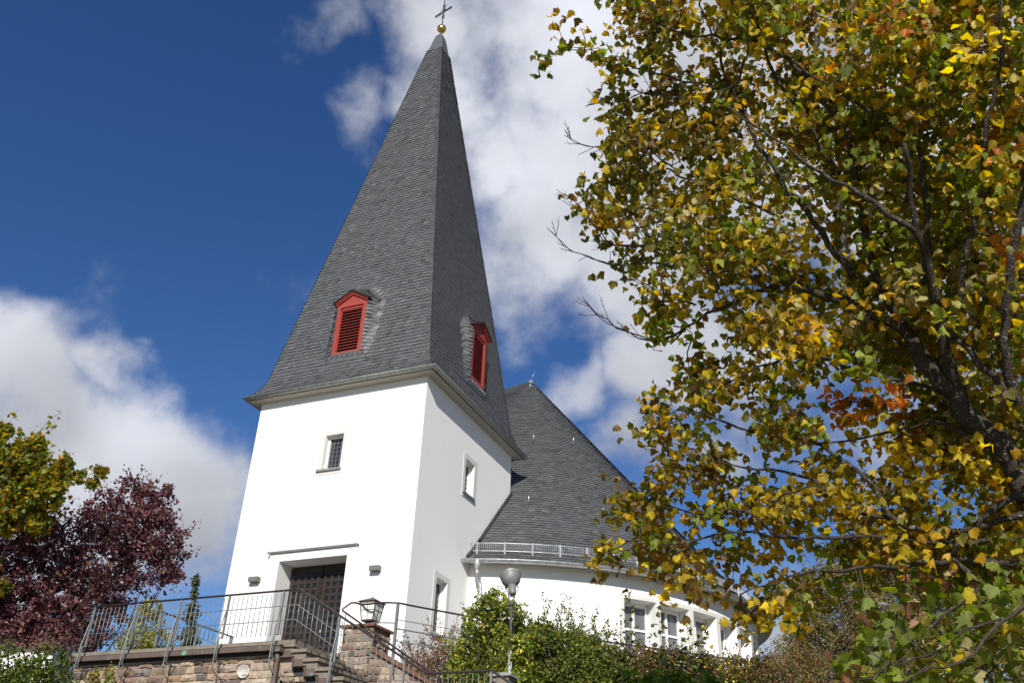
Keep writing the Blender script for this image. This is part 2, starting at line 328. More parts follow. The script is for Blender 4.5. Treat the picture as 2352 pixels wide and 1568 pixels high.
# soffit + fascia + gutter of the tower
OV = .25
m = MB()
def ring(m, o0, z0, o1, z1):
    A = [(-TW-o0, -o0, z0), (o0, -o0, z0), (o0, TD+o0, z0), (-TW-o0, TD+o0, z0)]; B = [(-TW-o1, -o1, z1), (o1, -o1, z1), (o1, TD+o1, z1), (-TW-o1, TD+o1, z1)]
    for i in range(4): m.quad(A[i], A[(i+1) % 4], B[(i+1) % 4], B[i])
ring(m, -.01, TH-.005, OV, TH+.01); ring(m, OV, TH+.01, OV, TH+.08); ring(m, OV, TH+.08, -.3, TH+.09)
m.build('soffit', M_soffit, church)
def gutter(path, closed, rad, parent, material, name='gutter', brk=.72, up=.0):
    P = [Vector(p) for p in path]; n = len(P); m = MB(); K = 9; prof = [(-rad*math.cos(math.pi*k/(K-1)), -rad*math.sin(math.pi*k/(K-1))) for k in range(K)]
    idx = range(n) if closed else range(n)
    vs = []
    for i in idx:
        a = P[(i-1) % n] if (closed or i > 0) else P[i]; b = P[(i+1) % n] if (closed or i < n-1) else P[i]
        if closed or 0 < i < n-1:
            t1 = (P[i]-a).normalized(); t2 = (b-P[i]).normalized(); o1 = Vector((t1.y, -t1.x, 0)); o2 = Vector((t2.y, -t2.x, 0)); o = (o1+o2); o = o/(o.dot(o1))
        else: t = (b-a).normalized(); o = Vector((t.y, -t.x, 0))
        for (u_, v_) in prof: vs.append(P[i]+o*u_+Vector((0, 0, v_)))
    fs = []
    for i in range(n if closed else n-1):
        j = (i+1) % n
        for k in range(K-1): fs.append((i*K+k, j*K+k, j*K+k+1, i*K+k+1))
    m.add(vs, fs, None, True)
    # front bead
    bead = [vs[i*K+K-1] for i in range(n)]; inner = [vs[i*K] for i in range(n)]
    if closed: bead.append(bead[0])
    m.tube(bead, rad*.16, 6)
    if not closed:
        for i in (0, n-1): m.add([vs[i*K+k] for k in range(K)], [tuple(range(K))])
    pts = P+([P[0]] if closed else []); dist = .3; acc_ = 0
    for i in range(len(pts)-1):
        seg = (pts[i+1]-pts[i]).length; t = (pts[i+1]-pts[i]).normalized(); o = Vector((t.y, -t.x, 0))
        while dist < acc_+seg:
            c = pts[i]+t*(dist-acc_); r2 = rad+.008
            ring_ = [c+o*(-r2*math.cos(math.pi*k/10))+Vector((0, 0, -r2*math.sin(math.pi*k/10))) for k in range(11)]
            m.add([q-t*.014 for q in ring_]+[q+t*.014 for q in ring_], [(k, k+1, 12+k, 11+k) for k in range(10)], None, True)
            dist += brk
        acc_ += seg
    return m.build(name, material, parent)
go = OV+.075
gutter([(-TW-go, -go, TH+.085), (go, -go, TH+.085), (go, TD+go, TH+.085), (-TW-go, TD+go, TH+.085)], True, .07, church, M_zinc, 'gutter')
# spire surface
ZA = 23.9
def frac(z):
    base = .0592*(ZA-z)
    if z < 7.35: base += .16*((7.35-z)/.8)**2*.62
    return base
def sctr(z):
    k = min(max((z-7)/15, 0), 1); return (-2.6+.22*k, 2.78-.10*k)
DFX = (-3.155, -2.20); DFZ = (7.66, 9.36); DAP = 9.64; DRY = (2.47, 3.425)
yF = .10; xR = -.115
def ss(t): t = min(max(t, 0), 1); return t*t*(3-2*t)
def prot(a, z, lo, hi, base_pos, surf_pos):
    """how far the slates sweep out to meet a dormer (a = place along the face)"""
    c = (lo+hi)/2; hw = (hi-lo)/2+.03; dx = max(abs(a-c)-hw, 0)
    need = max(surf_pos-base_pos, 0)+.09*ss((z-DFZ[0]+.16)/.14)
    if z < DFZ[0]-.16: return 0.
    if z <= DFZ[1]+.02: g = 1-ss(dx/.30)
    else:
        top = DAP+.55; zz = (z-DFZ[1])/(top-DFZ[1])
        if zz > 1: return 0.
        dx = max(abs(a-c)-hw*(1-zz)-.05*(1-zz), 0); g = 1-ss(dx/.30)
        need = need*(1-ss(zz)*.999)
    return need*g*(.96)
def spire_pt(face, a, z, off=0.):
    """a in -1..1 along the face, left to right seen from outside"""
    cx_, cy_ = sctr(z); f_ = frac(z)
    hx, hy = 2.6*f_, 2.78*f_
    dz = .01; f2 = frac(z+dz); s_ = (f_-f2)/dz
    if face == 0:
        x = cx_+a*hx; y = cy_-hy; n = Vector((0, -1, 2.78*s_)).normalized(); p = Vector((x, y, z)); d = prot(x, z, *DFX, yF, y); return p+Vector((0, -d, 0))+n*off
    if face == 1:
        x = cx_+hx; y = cy_+a*hy; n = Vector((1, 0, 2.6*s_)).normalized(); p = Vector((x, y, z)); d = prot(y, z, *DRY, -xR, -x); return p+Vector((d, 0, 0))+n*off
    if face == 2: return Vector((cx_-a*hx, cy_+hy, z))+Vector((0, 1, 2.78*s_)).normalized()*off
    return Vector((cx_-hx, cy_-a*hy, z))+Vector((-1, 0, 2.6*s_)).normalized()*off
def slatecol():
    g = random.gauss(.100, .008)
    if random.random() < .05: g *= 1.25
    if random.random() < .06: g *= .75
    return (g*.97, g*1.0, g*1.02)
def tile(m, pf, u0, u1, v0, v1, lift=.024, rounded=True, col=None):
    """pf(u, v, off): v grows downwards; a slate lying from v0 (hidden) to v1 (lower edge)"""
    w_ = u1-u0; h_ = v1-v0
    sh = [(0, 0), (1, 0), (1, .62), (.93, .83), (.78, .95), (.55, 1.0), (0, 1.0)] if rounded else [(0, 0), (1, 0), (1, 1), (0, 1)]
    j = random.uniform(-.004, .008); top = []; low = []; col = col or slatecol()
    for (a, b) in sh: top.append(pf(u0+a*w_, v0+b*h_, .004+(lift+j)*b))
    k0 = 2
    for (a, b) in sh[k0:]: low.append(pf(u0+a*w_, v0+b*h_, -.002))
    n = len(top); vs = top+low; fs = [tuple(range(n))]
    m.add(vs, fs, col)
    m.add(vs, [(k0+i, n+i, n+i+1, k0+i+1) for i in range(len(low)-1)], (col[0]*.45, col[1]*.45, col[2]*.45))  # slate edges are darker; row-line shade is painted into their colour too
m = MB(); under = MB()
for face in range(4):
    # underlay
    zz = [TH+.09]+[6.7+i*.12 for i in range(11)]+[8.1+i*.25 for i in range(9)]+[10.4+i*1.0 for i in range(12)]+[22.0]
    na = 28 if face < 2 else 2
    vs = [spire_pt(face, -1+2*i/na, z, -.03) for z in zz for i in range(na+1)]
    fs = []
    for j in range(len(zz)-1):
        for i in range(na):
            q = (j*(na+1)+i, j*(na+1)+i+1, (j+1)*(na+1)+i+1, (j+1)*(na+1)+i)
            c_ = (Vector(vs[q[0]])+Vector(vs[q[2]]))/2
            if face == 0 and DFX[0]+.05 < c_.x < DFX[1]-.05 and DFZ[0]+.1 < c_.z < DFZ[1]: continue
            if face == 1 and DRY[0]+.05 < c_.y < DRY[1]-.05 and DFZ[0]+.1 < c_.z < DFZ[1]: continue
            fs.append(q)
    under.add(vs, fs)
    EX = .12; z = 22.0; row = 0
    zr = TH+.115; rows = []
    while zr < 21.95: rows.append(zr); zr += EX*.985
    for r_, z0 in enumerate(rows):
        hwid = (2.6 if face in (0, 2) else 2.78)*frac(z0); tw = .17
        n = max(2, int(round(2*hwid/tw))); sh_ = (r_*.37) % 1.0
        def pf(u_, v_, off, face=face): return spire_pt(face, u_, v_, off)
        for i in range(-1, n):
            u0 = -1+2*(i+sh_)/n; u1 = u0+2*1.02/n
            u0c, u1c = max(u0, -1), min(u1, 1)
            if u1c-u0c < .15/n: continue
            if face < 2 and DFZ[0]-.02 < z0+.07 < DAP+.02:
                lo_, hi_ = (DFX if face == 0 else DRY); cc0, hw0 = (sctr(z0+.07)[0], 2.6*frac(z0+.07)) if face == 0 else (sctr(z0+.07)[1], 2.78*frac(z0+.07))
                sh0 = 0 if z0+.07 < DFZ[1]+.08 else (z0+.07-DFZ[1]-.08)*1.5
                dl_, dr_ = (lo_-.005+sh0-cc0)/hw0, (hi_+.005-sh0-cc0)/hw0
                if dl_ < dr_ and u1c > dl_ and u0c < dr_:
                    if u0c < dl_: u1c = dl_
                    elif u1c > dr_: u0c = dr_
                    else: continue
                    if u1c-u0c < .02/hwid: continue
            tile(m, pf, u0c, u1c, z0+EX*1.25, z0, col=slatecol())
        # ridge slates along the corner (front-right hip and the others)
        e = .13/hwid
        for sgn in (-1, 1):
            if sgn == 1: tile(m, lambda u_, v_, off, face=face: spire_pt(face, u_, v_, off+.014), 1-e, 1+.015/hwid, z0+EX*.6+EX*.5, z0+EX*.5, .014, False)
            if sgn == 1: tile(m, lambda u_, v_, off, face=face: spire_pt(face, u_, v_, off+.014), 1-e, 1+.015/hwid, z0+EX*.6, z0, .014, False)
spire = m.build('spire_roof', M_slate, church); under.build('roof_underlay', M_slated, spire)
# eaves edge strip of slate above the gutter
# lead cap, rod, ball and cross
m = MB(); zc = [21.95, 22.3, 22.6, 22.85, 23.0, 23.08]; fr = [frac(21.9)*.96, .088, .072, .052, .028, .008]
vs = []
for z, f_ in zip(zc, fr):
    cx_, cy_ = sctr(z)
    for sx, sy in ((-1, -1), (1, -1), (1, 1), (-1, 1)): vs.append((cx_+sx*2.6*f_, cy_+sy*2.78*f_, z))
m.add(vs, [(i*4+k, i*4+(k+1) % 4, (i+1)*4+(k+1) % 4, (i+1)*4+k) for i in range(5) for k in range(4)])
cap = m.build('spire_cap', mat('grey_lead_sheet', (.085, .092, .098), .6, metal=.0, var=.15), church)
AX = sctr(23)
m = MB(); m.tube([(*AX, 22.95), (*AX, 23.2)], .028, 8); m.tube([(*AX, 23.5), (*AX, 25.15)], .022, 8); m.build('rod', M_cross, cap)
m = MB(); m.lathe([(.175*math.sin(math.pi*k/16)+1e-4, -.175*math.cos(math.pi*k/16)) for k in range(17)], (*AX, 23.36), (0, 0, 1), 28); m.build('finial_ball', M_gold, church)
m = MB(); ph = R(-14); dx, dy = math.cos(ph), math.sin(ph); c = Vector((*AX, 24.32))
m.M = Matrix.Translation(c) @ Matrix.Rotation(ph, 4, 'Z')
def flare(m, a, b, w0, w1, t=.02):   # beam widening towards its end
    A, B = Vector(a), Vector(b); d = (B-A).normalized(); s_ = Vector((0, 1, 0)); q = d.cross(s_)
    vs = [A+q*w0+s_*t, A-q*w0+s_*t, A-q*w0-s_*t, A+q*w0-s_*t, B+q*w1+s_*t, B-q*w1+s_*t, B-q*w1-s_*t, B+q*w1-s_*t]
    m.add(vs, [(0, 1, 2, 3), (7, 6, 5, 4), (0, 4, 5, 1), (1, 5, 6, 2), (2, 6, 7, 3), (3, 7, 4, 0)])
for sg in (-1, 1): flare(m, (0, 0, 0), (sg*.42, 0, 0), .03, .05)
flare(m, (0, .005, 0), (0, .005, .40), .032, .055); flare(m, (0, .005, 0), (0, .005, -.36), .032, .055)
cross = m.build('cross', M_cross, church)
m = MB(); m.M = Matrix.Translation(c) @ Matrix.Rotation(ph, 4, 'Z')
for k in range(10):
    a = math.pi/5*k+.25; rr = .26 if k % 2 else .19
    if k in (1, 6): rr = .36
    m.tube([(.06*math.cos(a), -.03, .06*math.sin(a)), (rr*math.cos(a), -.03, rr*math.sin(a))], [.012, .004], 5)
m.build('rays', M_cross, cross)
# dormers with louvres
def dormer(Mx, lo, hi, z0, z1, zap, y0):
    """local frame: x along the face, y outward negative"""
    c = (lo+hi)/2; f = .105; n = 'dormer_window'
    m = MB(); m.M = Mx
    t = y0-.01
    m.box(lo, lo+f, t, t+.09, z0, z1-.13); m.box(hi-f, hi, t, t+.09, z0, z1-.13); m.box(lo+f, hi-f, t, t+.09, z0, z0+.10)
    m.add([(lo, t, z1-.13), (hi, t, z1-.13), (hi, t, z1), (c, t, zap-.04), (lo, t, z1), (lo, t+.3, z1-.13), (hi, t+.3, z1-.13), (hi, t+.3, z1), (c, t+.3, zap-.04), (lo, t+.3, z1)],
          [(0, 1, 2, 3, 4), (0, 4, 9, 5), (1, 6, 7, 2), (0, 5, 6, 1), (2, 7, 8, 3), (3, 8, 9, 4)])
    # cheeks
    m.box(lo, lo+.03, t+.09, t+.5, z0+.2, z1-.13); m.box(hi-.03, hi, t+.09, t+.5, z0+.2, z1-.13)
    dm = m.build(n, M_red, church)
    m = MB(); m.M = Mx; ia, ib = lo+f+.035, hi-f-.035
    m.box(lo+f, ia, t+.02, t+.08, z0+.10, z1-.16); m.box(ib, hi-f, t+.02, t+.08, z0+.10, z1-.16); m.box(lo+f, hi-f, t+.02, t+.08, z1-.22, z1-.165)
    nl = 15; zz0 = z0+.13; zz1 = z1-.24
    for i in range(nl):
        z = zz0+(zz1-zz0)*i/(nl-1); h = .028
        m.add([(ia, t+.03, z-h), (ib, t+.03, z-h), (ib, t+.10, z+h), (ia, t+.10, z+h), (ia, t+.03, z-h+.014), (ib, t+.03, z-h+.014), (ib, t+.10, z+h+.014), (ia, t+.10, z+h+.014)],
              [(0, 3, 2, 1), (4, 5, 6, 7), (0, 1, 5, 4), (2, 3, 7, 6)])
    m.build('louvre', M_red, dm)
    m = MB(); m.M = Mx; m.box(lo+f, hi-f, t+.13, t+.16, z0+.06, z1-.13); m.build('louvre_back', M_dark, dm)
    # gable boards in two steps, and the slate lid
    def chevron(m, ext, ya, yb, th, dz):
        sl = (zap-z1)/((hi-lo)/2)
        for sg in (-1, 1):
            x1 = c+sg*((hi-lo)/2+ext); za = zap+dz; zb = zap+dz-sl*((hi-lo)/2+ext)
            vs = [(c, ya, za), (x1, ya, zb), (x1, ya, zb-th), (c, ya, za-th), (c, yb, za), (x1, yb, zb), (x1, yb, zb-th), (c, yb, za-th)]
            m.add(vs, [(0, 1, 2, 3), (7, 6, 5, 4), (0, 4, 5, 1), (1, 5, 6, 2), (2, 6, 7, 3)])
    m = MB(); m.M = Mx; chevron(m, .045, t-.05, t+.06, .05, .01); chevron(m, .075, t-.085, t+.04, .04, .055); m.build('gable_board', M_red, dm)
    m = MB(); m.M = Mx; chevron(m, .125, t-.125, t+.6, .035, .092); m.build('lid', M_slated, dm)
dormer(Matrix.Identity(4), *DFX, DFZ[0], DFZ[1], DAP, yF-.075)
dormer(Matrix(((0, -1, 0, 0), (1, 0, 0, 0), (0, 0, 1, 0), (0, 0, 0, 1))), *DRY, DFZ[0]+.08, DFZ[1]+.1, DAP+.1, -xR-.075)
# ------------------------------------------------------------------ nave
NCX, NCY, NA, NB, NTH, NH, NZ = -1.95, 10.29, 8.43, 7.9, 3.31, 2.4, 12.84
nc_, ns_ = math.cos(NTH), math.sin(NTH)
def ell(deg, off=0.):
    u_ = (NA-off)*math.cos(R(deg)); v_ = (NB-off)*math.sin(R(deg)); return (NCX+u_*nc_-v_*ns_, NCY+u_*ns_+v_*nc_)
A1 = Vector((-2.21, 12.2, NZ)); A2 = Vector((-3.9, 11.7, NZ-.55))
def ntop(deg):
    d = (deg-40) % 360
    return A1.lerp(A2, ss((abs(((deg-140+180) % 360)-180)-70)/60))
def gprof(s_): return s_*1.015 if s_ < .93 else .94395+(1-.94395)*(1-(1-(s_-.93)/.07)**1.25)
def npt(deg, s_, off=0.):
    e = ell(deg, .06); tp = ntop(deg); g = gprof(s_)
    x = tp.x+(e[0]-tp.x)*s_; y = tp.y+(e[1]-tp.y)*s_; z = tp.z+(NH+.05-tp.z)*g
    dr = Vector((e[0]-tp.x, e[1]-tp.y, 0)).normalized(); n = Vector((dr.x*.76, dr.y*.76, .65))
    return Vector((x, y, z))+n*off
m = MB(); NS = 120; ssl = [0, .1, .25, .4, .55, .7, .8, .87, .92, .95, .98, 1.0]
vs = [npt(360*i/NS, s_, -.03) for s_ in ssl for i in range(NS)]
m.add(vs, [(j*NS+i, j*NS+(i+1) % NS, (j+1)*NS+(i+1) % NS, (j+1)*NS+i) for j in range(len(ssl)-1) for i in range(NS)])
und = m
m = MB(); slen = 13.5; EXN = .13; nrow = int(slen/EXN)
for r_ in range(nrow):
    s1 = (r_+1)/nrow
    per = 2*math.pi*8.1*s1; n = max(10, int(per/.19)); sh_ = (r_*.41) % 1
    for i in range(n):
        d0 = 360*(i+sh_)/n; d1 = d0+360*1.03/n; dm_ = (d0+d1)/2 % 360
        if 215 < dm_ < 330 or dm_ < 12: 
            continue
        p = npt(dm_, s1)
        if p.x < -.2 and p.y < 5.4: continue
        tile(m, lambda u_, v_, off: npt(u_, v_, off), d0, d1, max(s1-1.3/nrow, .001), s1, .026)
nroof = m.build('nave_roof', M_slate, church)
und.build('roof_underlay', M_slated, nroof)
m = MB(); m.lathe([(.15, -.16), (.09, 0), (.02, .06)], A1, (0, 0, 1), 10); m.tube([A1, A1+Vector((0.15, .1, .55))], .008, 4); m.build('ridge_cap', M_zincb, nroof)
# snow hooks on the slates
hooks = [at(1229, 1014, 1), at(1318, 1024, 1), at(1207, 1163, 1), at(1380, 1186, 1), at(1218, 893, 1)]
for hk in hooks:
    d = Vector(hk-CAM); best = None
    for deg in range(60, 200, 2):
        for k in range(8, 100, 2):
            p = npt(deg, k/100); v = p-Vector(CAM); e = (v.normalized()-d.normalized()).length
            if best is None or e < best[0]: best = (e, deg, k/100)
    p = npt(best[1], best[2], .02); m = MB(); m.tube([p, p+Vector((.05, -.12, .05)), p+Vector((.07, -.16, .22))], .018, 6); m.build('roof_hook', M_zincb, nroof)
# walls with the window band
OFFW = .42; ZB, ZT = .50, 1.83
ops = [(125.1, 132.2), (133.2, 140.7), (141.8, 149.2), (150.3, 157.7), (158.9, 166.3), (167.5, 174.9), (176.1, 183.5), (184.7, 192.0)]
wm = MB()
brk = sorted(set([float(x) for x in range(0, 360, 3)]+[a for o_ in ops for a in o_]))
def inop(d): return any(a <= d <= b for a, b in ops)
for i, a in enumerate(brk):
    b = brk[(i+1) % len(brk)]; b2 = b if b > a else b+360; mid = (a+b2)/2
    P = lambda d, z, off=OFFW: (*ell(d, off), z)
    segs = [(-1.8, ZB), (ZT, NH+.1)] if inop(mid) else [(-1.8, NH+.1)]
    for z0, z1 in segs: wm.add([P(a, z0), P(b, z0), P(b, z1), P(a, z1)], [(3, 2, 1, 0)], None, True)
    if inop(mid):
        wm.quad(P(a, ZT), P(b, ZT), P(b, ZT, OFFW+.5), P(a, ZT, OFFW+.5)); wm.quad(P(b, ZB), P(a, ZB), P(a, ZB, OFFW+.5), P(b, ZB, OFFW+.5))
for a, b in ops:
    # jambs parallel, square to the opening
    for d in (a, b): wm.quad((*ell(d, OFFW), ZB), (*ell(d, OFFW), ZT), (*ell(d, OFFW+.5), ZT), (*ell(d, OFFW+.5), ZB))
nwall = wm.build('nave_wall', M_white, church)
m = MB(); e0 = OFFW-.012
def strip(m, d0, d1, z0, z1):
    n = max(1, int((d1-d0)/1.5))
    for i in range(n):
        a, b = d0+(d1-d0)*i/n, d0+(d1-d0)*(i+1)/n
        m.quad((*ell(a, e0), z1), (*ell(b, e0), z1), (*ell(b, e0), z0), (*ell(a, e0), z0)); m.quad((*ell(a, e0), z0), (*ell(b, e0), z0), (*ell(b, OFFW), z0), (*ell(a, OFFW), z0)); m.quad((*ell(a, e0), z1), (*ell(a, OFFW), z1), (*ell(b, OFFW), z1), (*ell(b, e0), z1))
strip(m, 124.1, 193, ZT, ZT+.105); strip(m, 124.1, 193, ZB-.12, ZB)
strip(m, 124.1, 125.1, ZB, ZT); strip(m, 192, 193, ZB, ZT)
for k in range(len(ops)-1): strip(m, ops[k][1], ops[k+1][0], ZB, ZT)
m.build('window_band', M_band, church)
for a, b in ops:
    dp = OFFW+.36; pa, pb = Vector((*ell(a+.15, dp), 0)), Vector((*ell(b-.15, dp), 0)); ux = (pb-pa).normalized(); W_ = (pb-pa).length; inn = Vector((-ux.y, ux.x, 0))
    if inn.dot(Vector((NCX, NCY, 0))-pa) < 0: inn = -inn
    Mx = Matrix(((ux.x, inn.x, 0, pa.x), (ux.y, inn.y, 0, pa.y), (0, 0, 1, 0), (0, 0, 0, 1)))
    f = .07; m = MB(); m.M = Mx; g = .045; mw = W_/2
    m.box(0, f, 0, .08, ZB, ZT-.002); m.box(W_-f, W_, 0, .08, ZB, ZT-.002); m.box(f, W_-f, 0, .08, ZT-.10, ZT-.002); m.box(f, W_-f, 0, .08, ZB+.002, ZB+.07)
    m.box(mw-.03, mw+.03, -.01, .07, ZB+.07, ZT-.10); zc_ = (ZB+ZT)/2-.03; m.box(f, mw-.03, .003, .07, zc_-.026, zc_+.026); m.box(mw+.03, W_-f, .003, .07, zc_-.026, zc_+.026)
    wn = m.build('nave_window', M_pvc, church)
    m = MB(); m.M = Mx; m.box(f, W_-f, .05, .06, ZB+.05, ZT-.08); m.build('pane', M_glassw, wn)
# nave soffit, fascia, gutter
m = MB(); n = 96
for i in range(n):
    a, b = 360*i/n, 360*(i+1)/n
    m.quad((*ell(a, .09), NH-.0), (*ell(b, .09), NH-.0), (*ell(b, OFFW+.02), NH+.065), (*ell(a, OFFW+.02), NH+.065))
    m.quad((*ell(a, .09), NH-.0), (*ell(a, .09), NH+.07), (*ell(b, .09), NH+.07), (*ell(b, .09), NH-.0))
m.build('nave_soffit', M_nsoffit, church)
ga = [a for a in np.arange(94.0, 206, 1.5)]
gp = [(*ell(a, -.0), NH+.04) for a in ga]
gutter(gp, False, .072, church, M_zincb, 'nave_gutter', .85)
# downpipe beside the tower
m = MB(); g0 = Vector((*ell(97.2, -.0), NH-.02)); w0 = Vector((*ell(97.6, OFFW-.07), NH-.55))
m.lathe([(.085, .05), (.085, -.06), (.05, -.20)], g0, (0, 0, 1), 14); m.tube([g0+Vector((0, 0, -.18)), g0+Vector((0, .03, -.32)), w0+Vector((0, 0, .05)), w0, w0+Vector((0, 0, -2.6))], .048, 12)
for zz in (-.3, -1.3, -2.2): m.lathe([(.049, -.02), (.056, -.02), (.056, .02), (.049, .02)], w0+Vector((0, 0, zz)), (0, 0, 1), 12)
m.build('downpipe', M_zincb, church)
# snow guard
m = MB(); pm = MB(); sg = []
for a in np.arange(95.0, 205, .75): sg.append((a, npt(a, .962, .0)))
for z in (.09, .30): m.tube([p+Vector((0, 0, z)) for a, p in sg], .011, 5)
for i in range(len(sg)-1):
    p, q = sg[i][1], sg[i+1][1]
    pts = [p, p.lerp(q, .5)]
    for t_ in pts: m.box(t_.x-.004, t_.x+.004, t_.y-.004, t_.y+.004, t_.z+.09, t_.z+.30)
guard = m.build('snow_guard', M_zincb, church)
for i in range(2, len(sg), 7):
    pm = MB(); p = sg[i][1]; pm.box(p.x-.022, p.x+.022, p.y-.02, p.y+.02, p.z-.02, p.z+.33); pm.build('post', M_zincb, guard)
# flashing where nave roof meets tower wall
m = MB(); pts = []
for deg in np.arange(88, 140, .5):
    lo_, hi_ = 0., 1.
    pA, pB = npt(deg, .05), npt(deg, 1.)
for yy in np.arange(2.62, 5.6, .12):
    best = None
    for deg in np.arange(60, 125, .5):
        tp = ntop(deg); e = ell(deg, .06)
        if abs(e[0]-tp.x) < 1e-6: continue
        s_ = (.03-tp.x)/(e[0]-tp.x)
        if not 0 < s_ <= 1: continue
        y_ = tp.y+(e[1]-tp.y)*s_
        if best is None or abs(y_-yy) < best[0]: best = (abs(y_-yy), deg, s_)
    if best and best[0] < .1: pts.append(npt(best[1], best[2], .05))
if len(pts) > 3:
    m.tube(pts, .05, 4); m.build('roof_flashing', M_slated, church)
# ------------------------------------------------------------------ wall lamps
for (x0, x1, lb) in ((-4.46, -4.18, 'small grey box lamp on the white wall left of the church door'), (-1.01, -.75, 'small grey box lamp on the white wall right of the church door')):
    t = thing('wall_lamp', ((x0+x1)/2, 0, 1.5), lb, 'wall lamp', 'box lamps beside the church door')
    m = MB(); m.box(x0, x1, -.15, -.02, 1.45, 1.565); m.box(x0+.015, x1-.015, -.155, -.15, 1.46, 1.555); m.build('housing', M_grey, t)
    m = MB(); m.box(x0+.06, x1-.06, -.02, 0, 1.44, 1.57); m.build('bracket', M_grey, t)
# ------------------------------------------------------------------ stone terrace and stairs
STCOL = [(.29, .21, .15), (.37, .30, .21), (.21, .145, .115), (.27, .23, .185), (.42, .34, .23), (.16, .125, .11), (.33, .25, .18), (.26, .17, .135), (.40, .34, .26), (.20, .17, .15), (.32, .22, .13), (.36, .29, .23)]
def stones(m, org, ud, L_, z0, z1, out, top=None, hmin=.10, hmax=.17, wmin=.14, wmax=.42, seed=1, lowf=None, dull=1.):
    rs = random.Random(seed); z = z1
    P = lambda u, d, zz: (org[0]+ud[0]*u+out[0]*d, org[1]+ud[1]*u+out[1]*d, zz)
    while z > z0:
        h = rs.uniform(hmin, hmax); u_ = -rs.uniform(0, .2)
        while u_ < L_:
            w_ = rs.uniform(wmin, wmax)*(1.25 if h > .14 else 1); a, b = max(u_, 0)+.008, min(u_+w_, L_)-.008; zt, zb = z-.007, z-h+.007
            u_ += w_
            if b-a < .04: continue
            d = rs.uniform(.015, .065); g = .014; j = lambda: rs.uniform(-.016, .016)
            cc_ = rs.choice(STCOL); k = rs.uniform(.6, 1.2)*dull; cc_ = tuple(c__*k for c__ in cc_)
            nu = max(1, int((b-a)/.09)); nz_ = 2
            vs = [P(a, 0, zb), P(b, 0, zb), P(b, 0, zt), P(a, 0, zt)]
            grid = []
            for jj in range(nz_+1):
                for ii in range(nu+1):
                    uu = a+g+(b-a-2*g)*ii/nu; zz = zb+g+(zt-zb-2*g)*jj/nz_
                    edge = ii in (0, nu) or jj in (0, nz_)
                    grid.append(P(uu+j()*.7, d*(rs.uniform(.35, .8) if edge else rs.uniform(.7, 1.35)), zz+j()*.7))
            if top is not None:
                lim = top((a+b)/2)
                if zb > lim-.03: continue
                fix = lambda v: (v[0], v[1], min(v[2], top((v[0]-org[0])*ud[0]+(v[1]-org[1])*ud[1])))
                vs = [fix(v) for v in vs]; grid = [fix(v) for v in grid]
            if lowf is not None and zb < lowf((a+b)/2): continue
            base = len(vs); vs = vs+grid; nn = nu+1; fs = []
            for jj in range(nz_):
                for ii in range(nu): fs.append((base+jj*nn+ii, base+jj*nn+ii+1, base+(jj+1)*nn+ii+1, base+(jj+1)*nn+ii))
            bot = [base+ii for ii in range(nn)]; topi = [base+nz_*nn+ii for ii in range(nn)]; lef = [base+jj*nn for jj in range(nz_+1)]; rig = [base+jj*nn+nu for jj in range(nz_+1)]
            fs.append(tuple([0, 1]+bot[::-1])); fs.append(tuple([2, 3]+topi)); fs.append(tuple([3, 0]+lef)); fs.append(tuple([1, 2]+rig[::-1]))
            m.add(vs, fs, cc_)
        z -= h
ZL = -.78; Y1 = -3.13; Y2 = -1.85; SK = .06
ter = thing('stone_terrace', (-3.3, -1.6, -3.0), 'stone walled terrace with slab edge and copper band before the church door', 'terrace')
m = MB()
zw = -1.02
m.box(-6.28, -.62, -3.0, -.02, -3.4, zw); m.box(-.62, -.40, -1.82, -.02, -3.4, zw); m.build('core', M_mortar, ter)
stm = MB(); stones(stm, (-6.28, -3.0), (1, 0), 5.4, -2.9, zw-.02, (0, -1), seed=3); stones(stm, (-6.28, -.02), (0, -1), 2.98, -2.9, zw-.02, (-1, 0), seed=4)
stm.build('stone_facing', M_stone, ter)
m = MB()
xs_ = [-6.34, -5.0, -3.75, -2.5, -1.25, -.59]
for i in range(len(xs_)-1):
    m.box(xs_[i]+.003, xs_[i+1]-.003, Y1, -2.6, ZL-.072, ZL)
m.box(-6.34, -.62, -2.598, -.125, ZL-.07, ZL-.003); m.box(-.617, -.40, Y2, -.125, ZL-.07, ZL-.003)
m.build('slab', M_slab, ter)
m = MB(); m.box(-6.38, -1.08, -3.20, -3.12, ZL-.19, ZL-.10); m.box(-6.38, -6.30, -3.12, -.3, ZL-.19, ZL-.10); m.box(-6.36, -.7, -3.12, -3.04, ZL-.105, ZL-.075); m.box(-6.38, -1.08, -3.215, -3.20, ZL-.197, ZL-.178); m.build('copper_band', M_copper, ter)
m = MB(); m.box(-6.25, -.9, -3.03, -2.9, zw, ZL-.075); m.build('gap_shade_strip', M_slated, ter)  # near-black strip standing in for the shade in the gap under the slab
# downpipe with hopper on the wall
dpt = thing('rain_pipe', (-.93, -3.12, -1.05), 'brown copper rain pipe with square hopper under the terrace edge', 'rain pipe')
m = MB(); m.box(-1.03, -.84, -3.24, -3.05, -1.01, -.90); m.box(-1.045, -.825, -3.255, -3.04, -.90, -.882); m.build('hopper', M_copper, dpt)
m = MB(); m.tube([(-.935, -3.14, -1.0), (-.935, -3.14, -3.2)], .042, 12); m.build('pipe', M_copper, dpt)
# round white vent in the wall
vt = thing('wall_vent', (-1.76, -3.05, -1.31), 'round white vent cover in the sandstone terrace wall', 'vent')
m = MB(); m.lathe([(.12, 0), (.125, .05), (.115, .055), (.10, .03), (0, .028)], (-1.76, -3.03, -1.315), (.25, -1, -.12), 24); m.build('cover', mat('dirty_white_plastic', (.50, .49, .45), .6, var=.15, vscale=12, tint=(.25, .2, .17), tscale=9, tthr=.6), vt)
